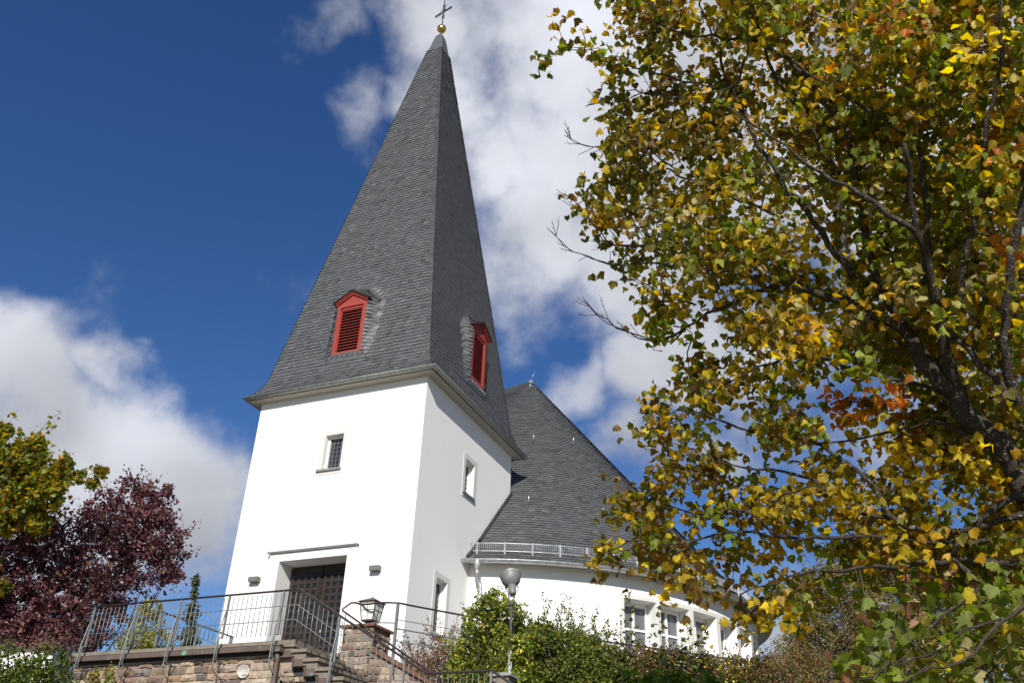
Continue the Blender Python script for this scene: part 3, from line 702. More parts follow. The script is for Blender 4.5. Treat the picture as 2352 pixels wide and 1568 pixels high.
# stairs
st = thing('stone_stairs', (1.0, -2.5, -3.2), 'stone slab stairs with stepped copper side going down from the church terrace', 'stairs')
TR, RI = .302, .182; NSTEP = 6
def sx(x, y): return x+(y-Y1)*SK
def skbox(m, x0, x1, y0, y1, z0, z1):
    m.add([(sx(x0, y0), y0, z0), (sx(x1, y0), y0, z0), (sx(x1, y1), y1, z0), (sx(x0, y1), y1, z0), (sx(x0, y0), y0, z1), (sx(x1, y0), y0, z1), (sx(x1, y1), y1, z1), (sx(x0, y1), y1, z1)],
          [(0, 3, 2, 1), (4, 5, 6, 7), (0, 1, 5, 4), (1, 2, 6, 5), (2, 3, 7, 6), (3, 0, 4, 7)])
def flight(x0, z0, n, y0=Y1, y1=Y2):
    for k in range(n):
        x = x0+k*TR; z = z0-k*RI
        m = MB(); skbox(m, x-.36 if k else x-.35, x, y0, y1, z-.062, z) if not (k == 0 and abs(z0-ZL) < .01) else skbox(m, x-.36, x-.002, y0+.002, y1, z-.13, z-.075)
        sp = m.build('step', M_slab, st)
        m = MB(); skbox(m, x-.36, x-.045, y0+.05, y1, z-RI-.005, z-.064); m.build('riser', M_slab, sp)
        m = MB(); m.box(x-.34, x-.04, y0+.055, y0+.075, z-.34, z-.065)
        m.box(x-.30, x+.012, y0+.005, y0+.075, z-.322, z-.305); m.box(x-.004, x+.012, y0+.02, y0+.06, z-.322-RI+.02, z-.322); m.box(x-.30, x+.0, y0+.03, y0+.054, z-.335, z-.322); m.build('copper_side', M_copper, sp)
        m = MB(); m.box(x-.30, x-.01, y0+.14, y0+.2, z-.80, z-.33); m.build('niche_shade_panel', M_slated, sp)  # near-black panel: shade of the recess below the ledge, painted as colour
flight(-.59, ZL, 11)
xe = -.59+10*TR; ze = ZL-10*RI
m = MB(); skbox(m, xe-.05, xe+1.35, Y1, Y2, ze-RI-.062, ze-RI); m.build('landing', M_slab, st)
flight(xe+1.65, ze-2*RI, 5)
m = MB(); stones(m, (-.88, Y1+.12), (1, 0), 4.2, -3.9, -1.2, (0, -1), top=lambda u_: ZL-.478-math.floor((u_+.004)/TR)*RI, seed=8, wmin=.10, wmax=.20, hmin=.07, hmax=.11)
m.build('side_masonry', M_stone, st)
m = MB(); core = [(-.9, ZL-.70), (3.3, ZL-.70-4.2/TR*RI)]
m.add([(-.9, Y1+.13, -4.5), (3.3, Y1+.13, -4.5), (3.3, Y1+.13, core[1][1]), (-.9, Y1+.13, core[0][1]), (-.9, Y2, -4.5), (3.3, Y2, -4.5), (3.3, Y2, core[1][1]), (-.9, Y2, core[0][1])],
      [(0, 1, 2, 3), (7, 6, 5, 4), (0, 3, 7, 4), (1, 5, 6, 2), (3, 2, 6, 7), (0, 4, 5, 1)]); m.build('side_core', M_mortar, st)
# ------------------------------------------------------------------ pier and sloping wall with coping
pr = thing('stone_pier', (0, -1.5, -3), 'sandstone pier with brown cap carrying the lantern, and sloping wall beside the stairs', 'stone wall')
PX0, PX1, PY0, PY1, PZ = -.385, .335, -1.83, -1.12, -.235
m = MB(); m.box(PX0+.01, PX1-.01, PY0+.01, PY1, -3.4, PZ-.05); 
slope = lambda x: -.735-(x-.38)*.497
m.add([(PX1-.02, PY0+.01, -3.8), (4.3, PY0+.01, -4.4), (4.3, PY0+.01, slope(4.3)-.05), (PX1-.02, PY0+.01, slope(PX1)-.05), (PX1-.02, PY0+.3, -3.8), (4.3, PY0+.3, -4.4), (4.3, PY0+.3, slope(4.3)-.05), (PX1-.02, PY0+.3, slope(PX1)-.05)],
      [(0, 1, 2, 3), (7, 6, 5, 4), (3, 2, 6, 7), (1, 5, 6, 2)]); m.build('core', M_mortar, pr)
m = MB(); stones(m, (PX0, PY0+.01), (1, 0), PX1-PX0, -2.4, PZ-.055, (0, -1), seed=11, wmin=.14, wmax=.36, hmin=.11, hmax=.17, dull=.95)
stones(m, (PX1-.01, PY0), (0, 1), PY1-PY0, -2.4, PZ-.055, (1, 0), seed=12, dull=.8, wmin=.05, wmax=.12, hmin=.05, hmax=.12)
stones(m, (PX0+.01, PY0), (0, 1), PY1-PY0, -2.4, PZ-.055, (-1, 0), seed=14)
stones(m, (PX1, PY0+.01), (1, 0), 3.9, -3.9, -.78, (0, -1), top=lambda u_: slope(PX1+u_)-.06, seed=13, wmin=.2, wmax=.5, hmin=.12, hmax=.24, dull=1.05)
m.build('stone_facing', M_stone, pr)
m = MB(); m.box(PX0-.06, PX1+.05, PY0-.07, PY1+.05, PZ-.05, PZ); m.box(PX0+.1, PX1-.12, PY0+.08, PY1-.1, PZ, PZ+.035); m.build('cap', M_coping, pr)
m = MB()
A_ = [(PX1+.03, slope(PX1+.03)), (4.3, slope(4.3))]
vs = []
for (x, z) in A_:
    for (y, dz) in ((PY0-.07, -.05), (PY0-.07, .0), (PY0+.12, .03), (PY0+.34, .0), (PY0+.34, -.05)): vs.append((x, y, z+dz))
m.add(vs, [(0, 5, 6, 1), (1, 6, 7, 2), (2, 7, 8, 3), (3, 8, 9, 4), (4, 9, 5, 0), (0, 1, 2, 3, 4), (9, 8, 7, 6, 5)]); m.build('coping', M_coping, pr)
# lantern
LX, LY = .10, -1.60
ln = thing('lantern', (LX, LY, PZ+.035), 'square bronze lantern with frosted glass on the stone pier', 'lantern')
def frustum(m, x, y, h0, h1, z0, z1):
    vs = [(x+s1*h0, y+s2*h0, z0) for s1, s2 in ((-1, -1), (1, -1), (1, 1), (-1, 1))]+[(x+s1*h1, y+s2*h1, z1) for s1, s2 in ((-1, -1), (1, -1), (1, 1), (-1, 1))]
    m.add(vs, [(3, 2, 1, 0), (4, 5, 6, 7), (0, 1, 5, 4), (1, 2, 6, 5), (2, 3, 7, 6), (3, 0, 4, 7)])
zb = PZ+.115; zt = zb+.375; hb, ht = .135, .185
m = MB(); frustum(m, LX, LY, .11, .075, PZ+.035, PZ+.05); frustum(m, LX, LY, .05, .05, PZ+.05, zb-.02); frustum(m, LX, LY, hb-.0, hb+.005, zb-.022, zb+.012)
m.build('base', M_lframe, ln)
m = MB()
for s1, s2 in ((-1, -1), (1, -1), (1, 1), (-1, 1)): m.tube([(LX+s1*hb, LY+s2*hb, zb), (LX+s1*ht, LY+s2*ht, zt)], .012, 4, smooth=False)
for fx in range(4):
    c0 = [(-1, -1), (1, -1), (1, 1), (-1, 1)][fx]; c1 = [(-1, -1), (1, -1), (1, 1), (-1, 1)][(fx+1) % 4]; mxx = ((c0[0]+c1[0])/2, (c0[1]+c1[1])/2); e = 1.012
    m.tube([(LX+mxx[0]*hb*e, LY+mxx[1]*hb*e, zb), (LX+mxx[0]*ht*e, LY+mxx[1]*ht*e, zt)], .005, 4)
    k = .55; hm = hb+(ht-hb)*k; zm = zb+(zt-zb)*k; m.tube([(LX+c0[0]*hm*e, LY+c0[1]*hm*e, zm), (LX+c1[0]*hm*e, LY+c1[1]*hm*e, zm)], .005, 4)
m.build('frame', M_lframe, ln)
m = MB(); frustum(m, LX, LY, hb-.004, ht-.004, zb+.014, zt-.004); m.build('glass', M_lglass, ln)
m = MB(); frustum(m, LX, LY, .225, .215, zt-.002, zt+.012); frustum(m, LX, LY, .215, .012, zt+.012, zt+.115); m.tube([(LX, LY, zt+.11), (LX, LY, zt+.155)], [.014, .006], 6); m.build('lid', M_lframe, ln)
# ------------------------------------------------------------------ railings
YR = -3.25
def stairz(x):
    if x < -.568: return 0.
    if x < 2.42: return -(x+.568)*.5713
    if x < 3.68: return -1.707
    return -1.707-(x-3.68)*.6
rl = thing('railing', (-3, YR, -.9), 'grey steel railing with dark handrail along the terrace edge and down the stairs', 'railing')
ZR = .158
m = MB(); xsr = [-6.02, -.60, -.56, -.52, 2.38, 2.42, 2.46, 3.66, 3.70, 5.6]; m.tube([(x, YR, ZR+stairz(x)) for x in xsr], .022, 8, flat=1.); m.build('handrail', M_rail, rl)
m = MB()
for dz in (-.15, -.43):
    xm = [-6.05, -.64, -.58, -.52, 2.39, 2.45, 3.66, 3.70, 5.6]
    m.tube([(x, YR, dz+stairz(x)-(.0 if x < -.5 else .02)) for x in xm], .0085, 6)
m.build('cross_rail', M_galv, rl)
posts = [-5.89, -4.67, -3.51, -2.27, -.935, .45, 1.95, 3.675, 4.9]
x = -6.0; nbal = 0
while x < 5.3:
    x += .1165
    if min(abs(x-p) for p in posts) < .04: continue
    zt_ = .108+stairz(x); zb_ = -.713+stairz(x)
    m = MB(); m.tube([(x, YR, zb_), (x, YR, zt_)], .0075, 6); m.build('baluster', M_galv, rl); nbal += 1
    if nbal > 96: break
for p in posts:
    dz = stairz(p); m = MB(); m.box(p-.017, p+.017, YR-.017, YR+.017, -.70+dz, ZR-.01+dz)
    if p < 1.0:
        m.tube([(p, YR, -.70+dz), (p-.005, YR-.07, -.70+dz), (p-.01, YR-.075, -.74+dz), (p-.01, YR-.06, -1.12+dz), (p, YR-.0, -1.15+dz), (p, YR+.22, -1.17+dz)], .013, 6)
        m.tube([(p, YR-.02, -.14+dz), (p-.01, YR-.05, -.30+dz), (p-.01, YR-.115, -.70+dz), (p-.01, YR-.125, -1.18+dz), (p-.005, YR-.10, -1.30+dz), (p, YR+.02, -1.40+dz), (p, YR+.22, -1.46+dz)], .013, 6)
    m.build('post', M_galv, rl)
# side railing at the far end of the terrace
r2 = thing('side_railing', (-4.7, -1.5, -.8), 'steel railing with dark handrail along the back stairs left of the church door', 'railing')
m = MB(); m.tube([(-5.89, -2.55, .10), (-5.5, -2.55, .03), (-5.27, -2.55, -.03), (-5.2, -2.55, -.01), (-4.72, -2.55, .14), (-4.69, -2.52, .15), (-4.69, -.02, .15)], .02, 8); m.build('handrail', M_rail, r2)
m = MB()
for z in (-.12, -.43): m.tube([(-4.69, -2.5, z), (-4.69, -.02, z)], .0085, 6)
m.tube([(-5.2, -2.55, -.32), (-4.7, -2.55, -.14)], .0085, 6); m.tube([(-5.3, -2.55, -.62), (-4.7, -2.55, -.43)], .0085, 6)
m.build('cross_rail', M_galv, r2)
for i in range(19):
    m = MB(); y = -2.45+i*.128; m.tube([(-4.69, y, -.72), (-4.69, y, .03)], .0075, 5); m.build('baluster', M_galv, r2)
for i in range(5):
    m = MB(); x = -5.6+i*.12; m.tube([(x, -2.55, -.75), (x, -2.55, -.12)], .0075, 5); m.build('baluster', M_galv, r2)
for y in (-2.5, -1.3, -.1): 
    m = MB(); m.box(-4.71, -4.67, y-.02, y+.02, -.78, .14); m.build('post', M_galv, r2)
# inner stair rail fixed to the stone wall
r3 = thing('stair_handrail', (0.3, -1.93, -.9), 'dark handrail on steel posts fixed to the sandstone wall beside the stairs', 'railing')
m = MB(); m.tube([(-.20, -1.76, .245), (-.26, -1.85, .22), (-.41, -1.93, .075), (-.39, -1.93, .05), (.13, -1.93, -.265), (2.55, -1.93, -1.72), (2.65, -1.93, -1.74), (3.9, -1.93, -1.74)], .02, 8)
m.tube([(-.20, -1.76, .245), (-.10, -1.74, .21)], .02, 8); m.build('handrail', M_rail, r3)
for x in (-.30, .95, 2.1):
    z = .02-(x+.38)*.60; m = MB(); m.tube([(x, -1.93, z), (x, -1.93, z-.50), (x, -1.86, z-.52)], .011, 6); m.tube([(x, -1.93, z-.38), (x, -1.85, z-.38)], .010, 6); m.build('post', M_galv, r3)
# lawn railing behind the pier, running along the nave
r4 = thing('lawn_railing', (2, -1, -.95), 'low steel railing with dark handrail curving from the pier along the white nave', 'railing')
def catmull(P, n=6):
    P = [Vector(p) for p in P]; out = []
    for i in range(len(P)-1):
        p0 = P[max(i-1, 0)]; p1 = P[i]; p2 = P[i+1]; p3 = P[min(i+2, len(P)-1)]
        for k in range(n):
            t = k/n; out.append(.5*((2*p1)+(-p0+p2)*t+(2*p0-5*p1+4*p2-p3)*t*t+(-p0+3*p1-3*p2+p3)*t**3))
    out.append(P[-1]); return out
base = [(-.10, -1.74), (.20, -1.92), (.50, -1.945), (.85, -1.84), (1.05, -1.55), (1.82, -.45), (2.8, .95), (3.82, 2.35), (4.9, 3.5), (6.56, 5.24), (7.2, 6.1)]
tp = catmull([(x, y, .15+(.06 if i == 0 else 0)) for i, (x, y) in enumerate(base)]); m = MB(); m.tube(tp, .02, 7); m.build('handrail', M_rail, r4)
m = MB(); m.tube(catmull([(x, y, -.18) for x, y in base[3:]]), .009, 5); m.tube(catmull([(x, y, -.36) for x, y in base[3:]]), .016, 5); m.tube(catmull([(x, y, -.60) for x, y in base[3:]]), .009, 5)
m.tube(catmull([(x-.02, y+.05, -.24) for x, y in base[1:4]]), .014, 5); m.build('cross_rail', M_galv, r4)
for (x, y) in ((.86, -1.83), (1.75, -.55), (2.8, .95), (3.82, 2.35), (4.9, 3.5), (6.0, 4.7)):
    m = MB(); m.box(x-.027, x+.027, y-.02, y+.02, -1.5, .14); m.build('post', M_grey, r4)
# second pier at the lower landing
p2 = thing('small_pier', (3.75, -2.85, -3.5), 'grey pillar with pale pyramid cap behind the lower stair railing', 'pillar')
m = MB(); m.box(3.60, 3.90, -3.02, -2.72, -4.2, -1.60); m.build('shaft', M_slab, p2)
m = MB(); frustum(m, 3.75, -2.87, .20, .20, -1.60, -1.57); frustum(m, 3.75, -2.87, .20, .01, -1.57, -1.50); m.build('cap', M_gpale, p2)
# ------------------------------------------------------------------ floodlight on a pole
fl = thing('floodlight', (3.47, -2.0, -1.9), 'grey round floodlight tilted up on a worn brown pole in front of the nave', 'floodlight')
m = MB(); m.tube([(3.475, -2, -2.6), (3.475, -2, -.95)], .040, 10); m.build('lower_pole', M_polew, fl)
m = MB(); m.tube([(3.473, -2, -.95), (3.458, -2, -.10)], .031, 10); m.tube([(3.458, -2, -.12), (3.458, -2, -.05)], .05, 8); m.build('upper_pole', M_pole, fl)
ax = Vector((-.28, .30, .90)).normalized(); hc = Vector((3.42, -2.0, .44))
m = MB(); m.lathe([(.06, -.22), (.085, -.20), (.135, -.165), (.175, -.11), (.197, -.04), (.205, .02), (.205, .05), (.19, .055), (0, .05)], hc, ax, 32); hd = m.build('reflector', M_flood, fl)
m = MB(); m.lathe([(.207, .022), (.214, .03), (.214, .045), (.207, .052)], hc, ax, 32); m.build('rim', M_zinc, hd)
q = ax.to_track_quat('Z', 'Y'); m = MB(); m.M = Matrix.Translation(hc-ax*.22) @ q.to_matrix().to_4x4()
m.lathe([(0, -.20), (.055, -.20), (.07, -.17), (.075, .0), (.06, .02)], (0, 0, 0), (0, 0, 1), 16)
for k in range(12):
    a = 2*math.pi*k/12; m.box(.07*math.cos(a)-.006, .07*math.cos(a)+.006, .07*math.sin(a)-.006, .07*math.sin(a)+.006, -.16, .0)
m.build('lamp_housing', M_flood, fl)
m = MB(); m.tube([hc+Vector((-.09, -.02, -.18)), (3.40, -2.03, .12), (3.42, -2.02, -.02), (3.46, -2, -.06)], .014, 6); m.tube([hc+Vector((.02, -.05, -.38)), (3.53, -2.04, .02), (3.52, -2.02, -.10)], .009, 6); m.build('bracket', M_zinc, fl)

# ------------------------------------------------------------------ foliage
def maple_template():
    R_ = [(.0, .0), (.18, -.07), (.36, -.06), (.40, .06), (.52, .10), (.47, .22), (.56, .42), (.42, .44), (.33, .46), (.30, .62), (.15, .72), (.0, .92)]
    vr = [(x, y, 0) for x, y in R_]; vl = [(-x, y, 0) for x, y in R_[1:-1]]
    n = len(R_); T = np.array(vr+vl, float); T[:, 1] -= .35
    left = [0, n-1]+[n+i for i in range(n-3, -1, -1)]
    return T, [list(range(n)), left]
MT, MF = maple_template()
OT = np.array([(0, -.5, 0), (.24, -.2, 0), (.26, .15, 0), (0, .5, 0), (-.26, .15, 0), (-.24, -.2, 0)], float); OF = [[0, 1, 2, 3], [0, 3, 4, 5]]
QT = np.array([(0, -.5, 0), (.3, 0, 0), (0, .5, 0), (-.3, 0, 0)], float); QF = [[0, 1, 2, 3]]
def unit(v): return v/np.maximum(np.linalg.norm(v, axis=-1, keepdims=True), 1e-9)
def leaves(name, pos, size, cols, T, F_, material, parent, up=.6, droop=.5, fold=.25, curl=.35, outward=None):
    n = len(pos); nr = unit(rng.normal(size=(n, 3))+np.array([0, 0, up]))
    tip = rng.normal(size=(n, 3))+np.array([0, 0, -droop*2])
    if outward is not None: tip = tip+outward
    tip = unit(tip-nr*np.sum(tip*nr, 1, keepdims=True)); sd = np.cross(tip, nr)
    TT = np.repeat(T[None], n, 0).copy()
    fo = fold*rng.uniform(-.2, 1.8, n)[:, None]; cu_ = curl*rng.uniform(-.3, 1.8, n)[:, None]
    TT[:, :, 2] = -fo*np.abs(TT[:, :, 0])-cu_*(TT[:, :, 1]+.1)**2-cu_*.8*TT[:, :, 0]**2+rng.normal(size=TT.shape[:2])*.02
    TT *= size[:, None, None]
    V = pos[:, None, :]+TT[:, :, :1]*sd[:, None, :]+TT[:, :, 1:2]*tip[:, None, :]+TT[:, :, 2:3]*nr[:, None, :]
    k = T.shape[0]; base = (np.arange(n)*k)[:, None]; fl_ = []; cl = []
    for f_ in F_: fl_.append(base+np.array(f_)[None]); cl.append(np.clip(cols, 0, 1))
    return fastmesh(name, V.reshape(-1, 3), fl_, cl, material, parent)
def inpoly(x, y, P):
    c = False; j = len(P)-1
    for i in range(len(P)):
        if (P[i][1] > y) != (P[j][1] > y) and x < (P[j][0]-P[i][0])*(y-P[i][1])/(P[j][1]-P[i][1])+P[i][0]: c = not c
        j = i
    return c
def palette(keys, n, jit=.18):
    """keys: list of (weight, rgb)"""
    w_ = np.array([k[0] for k in keys], float); w_ /= w_.sum(); c = np.array([k[1] for k in keys], float)
    return c[rng.choice(len(keys), n, p=w_)]*rng.uniform(1-jit, 1+jit, (n, 1))*rng.uniform(.93, 1.07, (n, 3))
GREEN = (.13, .17, .014); LGREEN = (.25, .29, .05); OLIVE = (.17, .145, .022); BROWN = (.20, .125, .035); YEL = (.53, .40, .025); GOLD = (.44, .27, .018); ORG = (.55, .20, .03); PALE = (.42, .37, .16); DKG = (.045, .07, .012)
def blend(px, py, n):
    """leaf colours of the big maple by region of its crown"""
    k = [(2.6, OLIVE), (1.6, BROWN), (1.4, GREEN), (2.2, YEL), (1.2, LGREEN), (.6, PALE), (1.4, GOLD)]
    if px > 1900 and py < 900: k = [(3, GREEN), (2.0, OLIVE), (1.8, LGREEN), (2.6, YEL), (.7, BROWN), (.5, ORG), (.4, PALE), (1, GOLD)]
    if px < 1650 and py < 500: k = [(4, OLIVE), (2.2, BROWN), (1.2, GREEN), (1.4, YEL), (.5, PALE), (1.0, GOLD)]
    if 1500 < px < 2100 and 350 < py < 780: k = [(2.2, OLIVE), (1.8, LGREEN), (3.0, YEL), (1.2, BROWN), (1.2, GREEN), (1.4, PALE), (1.2, GOLD)]
    if py > 820 and px < 1750: k = [(3.4, OLIVE), (2.6, BROWN), (1.0, GREEN), (1.6, YEL), (.5, LGREEN), (1.2, GOLD)]
    if 1750 < px < 2352 and 980 < py < 1260: k = [(3.5, YEL), (3.0, GOLD), (2.4, OLIVE), (1.2, LGREEN), (1.0, GREEN), (.8, BROWN)]
    if 1900 < px < 2075 and 880 < py < 985: k = [(4, ORG), (2, GOLD), (1.5, BROWN)]
    if py > 1280 and px > 1900: k = [(2.4, (.17, .21, .03)), (3, GREEN), (.5, PALE), (1.8, OLIVE), (.6, YEL), (.5, (.30, .16, .09))]
    w_ = np.array([q[0] for q in k], float); w_ /= w_.sum(); main = k[rng.choice(len(k), p=w_)][1]
    c = palette(k, n); sel = rng.random(n) < .68; c[sel] = (np.array(main)*rng.uniform(.8, 1.2, (n, 1)))[sel]; return c
class Tree:
    def __init__(s): s.nodes = []; s.rad = []; s.mb = MB(); s.tw = MB()
    def branch(s, pts, r0, r1, wig=.012, seg=.14, n=8, mb=None):
        P = catmull(pts, 5); L_ = sum((P[i+1]-P[i]).length for i in range(len(P)-1)); k = max(4, int(L_/seg)); out = []
        acc_ = 0; tgt = 0; 
        cum = [0]
        for i in range(len(P)-1): cum.append(cum[-1]+(P[i+1]-P[i]).length)
        for i in range(k+1):
            d = L_*i/k; j = 0
            while j < len(cum)-2 and cum[j+1] < d: j += 1
            t = (d-cum[j])/max(cum[j+1]-cum[j], 1e-6); p = P[j].lerp(P[j+1], min(t, 1))
            wg = wig*(1+3*(r0+r1))
            out.append(p+Vector((random.gauss(0, wg), random.gauss(0, wg), random.gauss(0, wg))) if 0 < i < k else p)
        rr = [r0+(r1-r0)*(i/k) for i in range(k+1)]
        rr = [r*.86*(1+random.uniform(-.08, .10)) for r in rr]
        (mb or s.mb).tube(out, rr, n, cap=True)
        for p, r in zip(out, rr): s.nodes.append(tuple(p)); s.rad.append(r)
        return out
    def twigs(s, targets, rt=.006, bend=.10, maxd=3.0):
        T = np.array(targets); Nn = np.array(s.nodes); d = np.array([np.min(np.linalg.norm(Nn-t, axis=1)) for t in T]); order = np.argsort(d)
        nodes = list(s.nodes); ends = []
        arr = np.array(nodes); 
        for idx in order:
            t = T[idx]; dd = np.linalg.norm(arr-t, axis=1); j = int(np.argmin(dd)); a = arr[j]
            if dd[j] > maxd: ends.append(None); continue
            L_ = dd[j]; n = max(2, int(L_/.12)); off = rng.normal(size=3)*bend*L_; off[2] -= .10*L_
            pts = [a+(t-a)*(i/n)+off*math.sin(math.pi*i/n) for i in range(n+1)]
            pts = [p if i in (0, n) else p+rng.normal(size=3)*.012 for i, p in enumerate(pts)]
            r0 = min(rt*(1+1.6*L_), .02)
            s.tw.tube([tuple(p) for p in pts], [r0+(rt*.5-r0)*(i/n) for i in range(n+1)], 4, cap=False)
            arr = np.vstack([arr, np.array(pts[1:])])
def br(tree, pxs, d0, d1, r0, r1, **kw):
    n = len(pxs); return tree.branch([at(x, y, d0+(d1-d0)*i/(n-1)) for i, (x, y) in enumerate(pxs)], r0, r1, **kw)
# ---- the large maple in front
P0 = at(2370, 1150, 8.5)
mroot = (P0[0]+1.5, P0[1]-.5, gh(P0[0]+1.5, P0[1]-.5)-.1)
mt = thing('maple_tree', mroot, 'large autumn maple in front of the nave, green, brown and yellow leaves on dark boughs', 'tree', None)
t = Tree()
t.branch([mroot, (mroot[0]-.15, mroot[1], mroot[2]+1.2), (P0[0]+.8, P0[1]-.15, P0[2]-1.4), P0], .25, .15, n=14)
br(t, [(2370, 1150), (2290, 1015), (2200, 915), (2130, 830), (2090, 770)], 8.5, 9.2, .145, .085, n=12)
br(t, [(2090, 770), (2020, 722), (1917, 687), (1805, 651), (1712, 623), (1636, 625)], 9.2, 10.2, .070, .016)
br(t, [(1789, 655), (1720, 680), (1661, 702), (1574, 754), (1540, 790)], 9.9, 10.5, .032, .010)
br(t, [(2200, 915), (2174, 800), (2138, 636), (2102, 513), (2092, 410), (2076, 330)], 8.9, 8.3, .075, .022)
br(t, [(2352, 960), (2300, 880), (2240, 820), (2195, 780)], 8.2, 8.6, .04, .032)
br(t, [(2195, 780), (2205, 667), (2230, 554), (2256, 440), (2266, 282), (2292, 179), (2297, 60), (2290, -120)], 8.6, 8.0, .034, .014)
br(t, [(2470, 1150), (2352, 960), (2307, 804), (2322, 615), (2345, 480), (2370, 250), (2360, 0)], 8.0, 7.7, .055, .02)
br(t, [(2138, 636), (2117, 369), (2046, 292), (1989, 246), (1882, 185), (1800, 120)], 8.8, 9.4, .040, .010)
br(t, [(2102, 530), (1969, 445), (1902, 410), (1815, 349), (1748, 287), (1700, 270)], 8.4, 9.2, .030, .009)
br(t, [(2090, 770), (2000, 600), (1948, 308), (1892, 241), (1840, 164), (1738, 97), (1661, 87), (1574, 77), (1500, 50)], 9.3, 10.3, .055, .010)
br(t, [(1948, 430), (1866, 303), (1810, 220), (1769, 149), (1740, 60), (1700, -60)], 9.6, 10, .03, .012)
br(t, [(1960, 640), (1880, 520), (1800, 425), (1758, 354), (1717, 292), (1692, 231), (1661, 154), (1635, 87), (1600, -40)], 9.4, 10.3, .045, .010)
br(t, [(1717, 220), (1584, 190), (1476, 159), (1405, 138), (1343, 113), (1251, 128)], 10.3, 11, .016, .005)
br(t, [(1700, 246), (1528, 220), (1435, 205), (1380, 190)], 10.3, 10.8, .013, .005)
br(t, [(1800, 500), (1650, 440), (1520, 380), (1456, 318), (1379, 336), (1318, 328), (1297, 297)], 9.9, 10.8, .018, .004)
br(t, [(1712, 600), (1600, 560), (1500, 560), (1405, 564), (1353, 502), (1318, 461), (1292, 446)], 10.0, 10.8, .016, .004)
br(t, [(1700, 623), (1560, 600), (1441, 608), (1379, 600), (1302, 569), (1256, 523)], 10.1, 10.8, .013, .004)
br(t, [(1574, 754), (1507, 782), (1436, 759), (1379, 728), (1338, 682)], 10.4, 10.9, .012, .004)
br(t, [(2200, 940), (2143, 893), (1971, 851), (1866, 815), (1780, 830), (1690, 870), (1600, 900)], 8.9, 10.0, .028, .010)
br(t, [(2300, 1060), (2206, 998), (2154, 966), (2023, 998), (1892, 1019), (1800, 1010)], 8.6, 9.6, .025, .008)
br(t, [(2380, 1170), (2200, 1220), (2049, 1187), (1997, 1103), (1918, 1050), (1866, 1015), (1760, 1003), (1630, 956), (1556, 940)], 8.4, 10.2, .040, .009)
br(t, [(2049, 1187), (1944, 1166), (1890, 1120), (1840, 1090), (1740, 1075), (1640, 1060)], 8.9, 9.9, .030, .008)
br(t, [(2352, 1240), (2200, 1240), (2080, 1239), (1944, 1236), (1787, 1234), (1682, 1220), (1557, 1249), (1460, 1240), (1400, 1265)], 8.4, 10.2, .032, .007)
br(t, [(2352, 1290), (2200, 1290), (2080, 1297), (1944, 1302), (1866, 1312), (1761, 1341), (1700, 1365)], 8.2, 9.4, .036, .008)
br(t, [(1787, 1234), (1700, 1165), (1600, 1180), (1500, 1150), (1430, 1150)], 9.2, 10.3, .018, .006)
br(t, [(2400, 1120), (2311, 1150), (2232, 1218), (2185, 1281)], 8.0, 8.2, .034, .030)
br(t, [(2185, 1281), (2258, 1338), (2352, 1390), (2450, 1440)], 8.2, 7.2, .028, .022)
br(t, [(2258, 1338), (2150, 1430), (2040, 1530), (1960, 1560)], 7.6, 7.2, .018, .006)
br(t, [(2352, 1390), (2290, 1440), (2240, 1500), (2140, 1540), (2000, 1580)], 7.0, 6.6, .018, .006)
# bare winter-like twigs at the left edge
def bare(tree, nodes, n, ln):
    m_ = len(nodes)
    for k in range(n):
        i = max(1, min(m_-2, int(m_*(.30+.7*(k+.5)/n)))); p = nodes[i]; tdir = (nodes[i+1]-nodes[i-1]).normalized(); side = Vector(tuple(cf)).cross(tdir).normalized()*random.choice((-1, 1))
        d = (tdir*random.uniform(.5, 1.1)+side*random.uniform(.4, .9)+Vector((random.gauss(0, .2), random.gauss(0, .3), random.uniform(0, .45)))).normalized(); l_ = ln*random.uniform(.35, 1.1)
        q = p+d*l_*.5+Vector((0, 0, .02)); e = p+d*l_+Vector((0, 0, .10*l_+.03)); tree.tw.tube([p, q, e], [.0055, .004, .0025], 4, cap=False)
        for w_ in (.45, .7):
            a_ = p+(e-p)*w_; s2 = (d+side*random.uniform(-.9, .9)+Vector((0, 0, .4))).normalized(); tree.tw.tube([a_, a_+s2*l_*.25], [.0035, .002], 4, cap=False)
for P_, dd in (([(1640, 625), (1560, 600), (1441, 608), (1379, 600), (1302, 569), (1256, 523)], 10.6), ([(1574, 754), (1507, 782), (1436, 759), (1379, 728), (1338, 682)], 10.7), ([(1560, 400), (1456, 318), (1379, 336), (1318, 328), (1297, 297)], 10.7), ([(1500, 560), (1405, 564), (1353, 502), (1318, 461), (1292, 446)], 10.7), ([(1600, 700), (1540, 690), (1490, 650), (1430, 640)], 10.6), ([(1560, 230), (1480, 210), (1420, 235), (1350, 235)], 10.7), ([(2250, 930), (2150, 890), (1971, 851), (1900, 820), (1850, 770)], 9.4), ([(2300, 1420), (2200, 1460), (2150, 1500), (2060, 1520), (2010, 1560)], 6.4)):
    nd = br(t, P_, dd, dd+.15, .012, .004); bare(t, nd, 11, .26)
